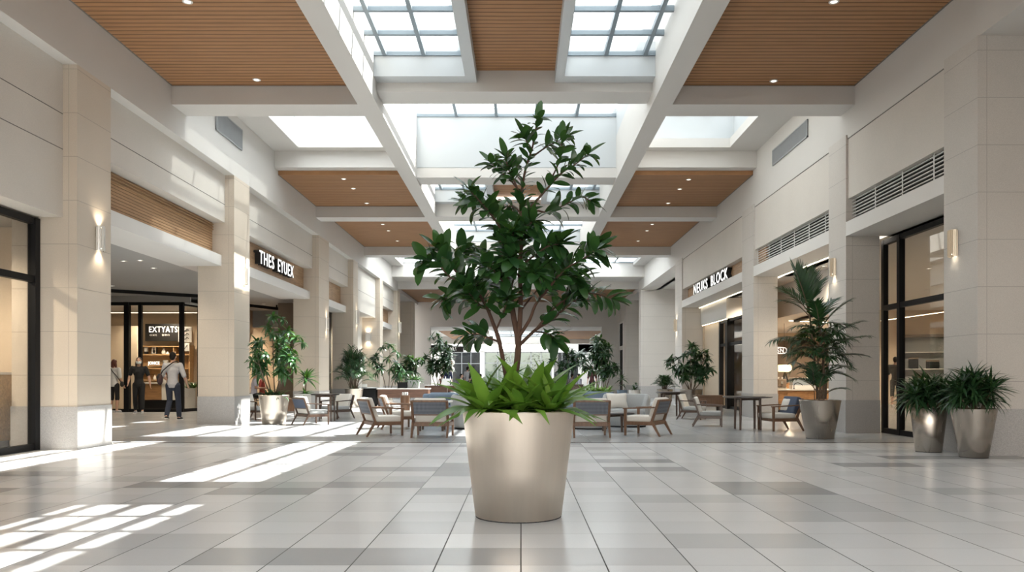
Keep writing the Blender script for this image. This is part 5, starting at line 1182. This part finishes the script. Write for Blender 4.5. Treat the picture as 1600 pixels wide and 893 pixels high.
    if shoe and not legs_hidden:
        for S_ in 'lr':
            a,b=J['a'+S_],J['t'+S_]; f=V((b.x-a.x,b.y-a.y,0)).normalized(); g=G(); hz=a.z-.085*s; tz=b.z-.03*s
            g.tube([a+V((0,0,-.045*s))-f*.035*s,a+f*.06*s+V((0,0,-.05*s)),b+f*.03*s+V((0,0,.005))],[.042*s,.044*s,.034*s],10,0,True)
            o=fuse(g,.010 if not far else .016,'shoe',M[shoe],t,3)
            g=G(); vs=[]
            obj('sole',g.beam(a+V((0,0,-.078*s))-f*.075*s,b+f*.06*s+V((0,0,-.022*s)),.075*s,.022*s),M['whitegloss' if not far else shoe],o,bevel=.006)
    hm=M[hair or 'hairdark']; g=G()
    g.ell(hd+V((0,-.022*s,.042*s)),(.082*s,.098*s,.090*s),14,10)
    g.ell(hd+V((0,-.06*s,.0)),(.076*s,.056*s,.085*s),12,8)
    if hairlen:
        for sd in(-1,0,1): g.tube([hd+V((sd*.06*s,-.05*s,.03*s)),hd+V((sd*.075*s,-.05*s,-.08*s)),hd+V((sd*.07*s,-.045*s+(.03*s if sd else -.02),-.08*s-hairlen))],[.035*s,.04*s,.024*s],10,0,True)
    if bun: g.ell(hd+V((0,-.11*s,.08*s)),(.045*s,.045*s,.045*s),10,8)
    fuse(g,vox,'hair',hm,t,3)
    if not far:
        for sd in(-1,1): obj('eye',G().ell(hd+V((sd*.031*s,.078*s,.012*s)),(.011*s,.008*s,.007*s),10,8),M['hairdark'],t,True)
        if mask:
            g=G(); vs=[]; fs=[]; N=10
            for i in range(N+1):
                a=-1.25+2.5*i/N
                for z,k in ((.0,.92),(-.03,1.05),(-.06,1.0),(-.085,.82)): vs.append(hd+V((math.sin(a)*.078*k*s,math.cos(a)*.095*k*s+.012*s,z*s)))
            for i in range(N):
                for k in range(3): fs.append((i*4+k,(i+1)*4+k,(i+1)*4+k+1,i*4+k+1))
            g.add(vs,fs); o=obj('face_mask',g,M['mask'],t,True); md=o.modifiers.new('thick','SOLIDIFY'); md.thickness=.004
            for sd in(-1,1): obj('mask_loop',G().tube([hd+V((sd*.072*s,.03*s,-.01*s)),hd+V((sd*.084*s,-.0*s,.01*s)),hd+V((sd*.074*s,.02*s,-.06*s))],.0025,5),M['mask'],o)
        else: obj('mouth',G().tube([hd+V((-.022*s,.083*s,-.058*s)),hd+V((0,.090*s,-.060*s)),hd+V((.022*s,.083*s,-.058*s))],.0045*s,6),M['lips'],t,True)
    return t,J,s
M['hairdark']=plain('dark_hair',(.010,.008,.007),.7,0,.15,var=.3,scale=50); M['hairred']=plain('auburn_hair',(.10,.025,.015),.5,var=.3,scale=50); M['hairbrown']=plain('brown_hair',(.04,.022,.014),.5,var=.3,scale=50)
M['mask']=plain('pale_face_mask',(.70,.75,.78),.8); M['lips']=plain('lips',(.30,.10,.09),.5)
for k,c in dict(blackcloth=(.010,.010,.011),greytee=(.36,.36,.38),whitetee=(.66,.65,.64),jeans=(.018,.024,.042),navytop=(.035,.045,.10),lilac=(.46,.46,.55),maroon=(.06,.012,.018),redtop=(.35,.06,.05),brownbag=(.055,.028,.028)).items(): M[k]=plain('cloth_'+k,c,.85,var=.10,scale=25)
# woman walking forward in black, mask
X,Y=gp(217,645.5)
t,J,s=person('woman in black top and trousers with a white face mask',(X,Y,0),face_rz(.35,-1),dict(kl=(-.10,.10,.50),al=(-.11,.16,.10),tl=(-.12,.30,.05),kr=(.10,.0,.49),ar=(.10,-.12,.095),tr=(.11,.02,.03),wl=(-.31,.08,.90),el=(-.27,-.03,1.14),er=(.26,-.06,1.15),wr=(.27,.12,.96)),1.70,1.06,'skin','blackcloth',.35,'blackcloth',.92,'greytee','hairbrown',.16,mask=True)
# man walking away with a bag
X,Y=gp(270,656)
t,J,s=person('man in grey t-shirt and dark jeans walking away with a brown shoulder bag',(X,Y,0),face_rz(-.12,1),dict(kl=(-.10,.10,.50),al=(-.10,-.16,.13),tl=(-.11,-.03,.045),kr=(.10,.10,.50),ar=(.11,.14,.085),tr=(.12,.28,.03),er=(.27,-.02,1.15),wr=(.30,.12,.93),el=(-.25,.02,1.15),wl=(-.16,.16,1.02)),1.73,1.06,'skin','greytee',.5,'jeans',.97,'blackcloth','hairdark')
g=G(); g.ell((0,0,0),(.06,.15,.15),12,10); b=tag(thing('shoulder_bag','brown shoulder bag worn on the left hip of the man in the grey t-shirt','bag',(X-.27,Y-.14,1.06),face_rz(-.12,1)),None); 
obj('bag_body',g,M['brownbag'],b,True); obj('flap',G().ell((-.012,0,.045),(.058,.152,.11),12,10),M['blackcloth'],b,True)
sh=[V(p) for p in ((-.0,.02,.10),(.07,-.02,.22),(.20,-.035,.34),(.33,-.02,.445),(.40,.06,.47),(.43,.17,.42))]
obj('strap',G().tube(sh,.014,8),M['blackcloth'],b,True)
# left standing person, back view
X,Y=gp(178.5,643.5)
t,J,s=person('person in white t-shirt and black shorts, seen from behind beside the first pillar',(X,Y,0),face_rz(.15,1),dict(wr=(.25,.10,.92)),1.66,1.0,'skin','whitetee',.45,'blackcloth',.58,'greytee','hairred',.08)
b=thing('shoulder_bag','thin black crossbody strap and bag on the person in black shorts','bag',(X+.24,Y-.02,.90),0); obj('strap',G().tube([(0,0,.05),(-.10,-.14,.28),(-.22,-.15,.42),(-.30,-.08,.50),(-.32,.04,.50)],.012,6),M['blackcloth'],b,True); obj('bag_body',G().ell((0.02,0,0),(.05,.10,.09),10,8),M['blackcloth'],b,True)
# man inside the right shop
X,Y=gp(1399,636)
person('man in black t-shirt and dark shorts walking inside the right shop',(X,Y,0),face_rz(.4,.9),dict(kr=(.10,.14,.52),ar=(.11,.10,.10),tr=(.12,.24,.04),kl=(-.1,0,.49),al=(-.1,-.2,.12),tl=(-.11,-.09,.04)),1.85,1.0,'skin','blackcloth',.45,'blackcloth',.62,'whitetee','hairdark',0,far=True)
# people beyond the leafy left tree
sit=dict(pel=(0,0,.50),wai=(0,.0,.66),che=(0,.02,.88),nb=(0,.02,1.04),nk=(0,.03,1.11),hd=(0,.05,1.215),sl=(-.175,.02,1.0),sr=(.175,.02,1.0),el=(-.22,.06,.74),er=(.22,.06,.74),wl=(-.16,.30,.74),wr=(.16,.30,.74),hl=(-.09,.02,.48),hr=(.09,.02,.48),kl=(-.11,.42,.48),kr=(.11,.42,.48),al=(-.11,.40,.085),ar=(.11,.40,.085),tl=(-.12,.54,.03),tr=(.12,.54,.03))
def far_person(px,hy,H,label,pose,rz,**k):
    """place by head top pixel and height of head above the floor"""
    Hh=(1.30 if pose is sit else 1.72)*H/1.72; Y=F*(Hh-EYE)/(VY-hy); X=(px-VX)*Y/F
    return person(label,(X,Y,0),rz,pose,H,far=True,**k),X,Y
def stool(X,Y,rz,label):
    t=thing('stool',label,'stool',(X,Y,0),rz,'small seats under the seated people'); obj('seat',G().lathe([(0,.38),(.19,.38),(.2,.40),(.19,.42),(0,.42)],20),M['walnut'],t,True)
    for i in range(4): a=PI/4+i*PI/2; obj('leg',G().tube([(.17*math.cos(a),.17*math.sin(a),0),(.12*math.cos(a),.12*math.sin(a),.38)],.015,8),M['walnut'],t)
def placed(px,Y,label,pose,face,H=1.7,**k):
    X=(px-VX)*Y/F; rz=face_rz(*face)
    person(label,(X,Y,0),rz,pose,H,far=True,**k)
    if pose is sit: stool(X,Y,rz,'small dark stool under the '+label[:label.find(',')] if ',' in label else 'small dark stool under a seated person')
st2=dict(wr=(.18,.25,1.05),er=(.23,.04,1.13))
placed(397,27.5,'seated person in pale lilac top, near the second left pillar',sit,(.9,.3),1.75,top='lilac',sleeve=.3,bottom='blackcloth',hair='hairdark')
placed(410,29.5,'seated person in red top, behind the leafy left tree',sit,(-.9,-.2),1.7,top='redtop',sleeve=.5,bottom='blackcloth',hair='hairdark')
placed(459,31.5,'standing person in pale top and long black skirt, behind the leafy left tree',{},(-.3,1),1.75,top='lilac',sleeve=.6,bottom='blackcloth',hair='hairbrown',shoe='blackcloth')
placed(444,30.0,'standing person in white shirt and black trousers, behind the leafy left tree',st2,(.6,-.8),1.55,top='whitetee',sleeve=.8,bottom='blackcloth',hair='hairdark',shoe='blackcloth')
for px,Y,lb,po,fa,k in (
 (700,47.0,'standing person in navy top, at the left of the far group',{},(.2,1),dict(top='navytop',bottom='jeans',hair='hairbrown',shoe='blackcloth')),
 (690,45.5,'seated person in red top, left of the far group',sit,(.8,.5),dict(top='redtop',bottom='blackcloth',hair='hairdark')),
 (720,46.0,'seated dark haired person in white top, in the far group',sit,(.9,-.1),dict(top='whitetee',bottom='blackcloth',hair='hairdark')),
 (730.5,47.5,'standing person in grey and white top, in the far group',{},(.6,.8),dict(top='greytee',bottom='jeans',hair='hairdark',shoe='blackcloth')),
 (739.5,46.5,'person in black top, in the far group',{},(-.5,.9),dict(top='blackcloth',bottom='blackcloth',hair='hairdark',shoe='blackcloth')),
 (751,45.5,'seated person in white top, nearest the big planter on the left',sit,(-.8,.6),dict(top='whitetee',bottom='greytee',hair='hairdark')),
 (893,46.5,'seated person in grey top, right of the big planter',sit,(.7,.7),dict(top='greytee',bottom='blackcloth',hair='hairdark')),
 (905,45.0,'seated person in lilac top, right of the big planter',sit,(-.7,.6),dict(top='lilac',bottom='whitetee',hair='hairdark')),
 (925,44.0,'standing person in maroon top, beside the tall right tree',{},(-.4,-.9),dict(top='maroon',bottom='blackcloth',hair='hairdark',shoe='blackcloth'))):
    placed(px,Y,lb,po,fa,1.72,sleeve=.6,**k)
# ================================================================== light, world, camera
w=bpy.data.worlds.new('sky'); SC.world=w; w.use_nodes=True; nt=w.node_tree; bg=nt.nodes['Background']
tc=nd(nt,'ShaderNodeTexCoord'); sx=nd(nt,'ShaderNodeSeparateXYZ'); nt.links.new(tc.outputs['Generated'],sx.inputs[0])
hz=mixc(nt,ramp(nt,sx.outputs[2],-.08,.03),(.16,.15,.14),(1.5,1.41,1.28))        # bright warm haze along the horizon, cooler zenith
nt.links.new(mixc(nt,ramp(nt,sx.outputs[2],.10,.55),hz,(.80,.86,.91)),bg.inputs[0]); bg.inputs[1].default_value=WORLD_S
sun=bpy.data.lights.new('sun','SUN'); sun.energy=SUN_S; sun.angle=math.radians(.6); sun.color=(1,.96,.90)
so=bpy.data.objects.new('sun',sun); COL.objects.link(so); so.rotation_euler=V(SUN_D).to_track_quat('-Z','Y').to_euler(); so.location=(6,10,20)
cam=bpy.data.cameras.new('camera'); co=bpy.data.objects.new('camera',cam); COL.objects.link(co); SC.camera=co
co.location=(0,0,EYE); co.rotation_euler=(PI/2,0,0); cam.sensor_width=36; cam.sensor_fit='HORIZONTAL'; cam.lens=36*F/1600
cam.shift_x=-(VX-800)/1600; cam.shift_y=(VY-446.5)/1600; cam.clip_end=300
SC.view_settings.view_transform='Standard'; SC.view_settings.look='None'; SC.view_settings.gamma=1; SC.view_settings.use_curve_mapping=False
SC.view_settings.exposure=EXPO
SC.cycles.max_bounces=10; SC.cycles.diffuse_bounces=6; SC.cycles.glossy_bounces=4; SC.cycles.transparent_max_bounces=16; SC.cycles.transmission_bounces=4
SC.cycles.sample_clamp_indirect=6; SC.cycles.use_denoising=True; SC.cycles.caustics_reflective=False; SC.cycles.caustics_refractive=False
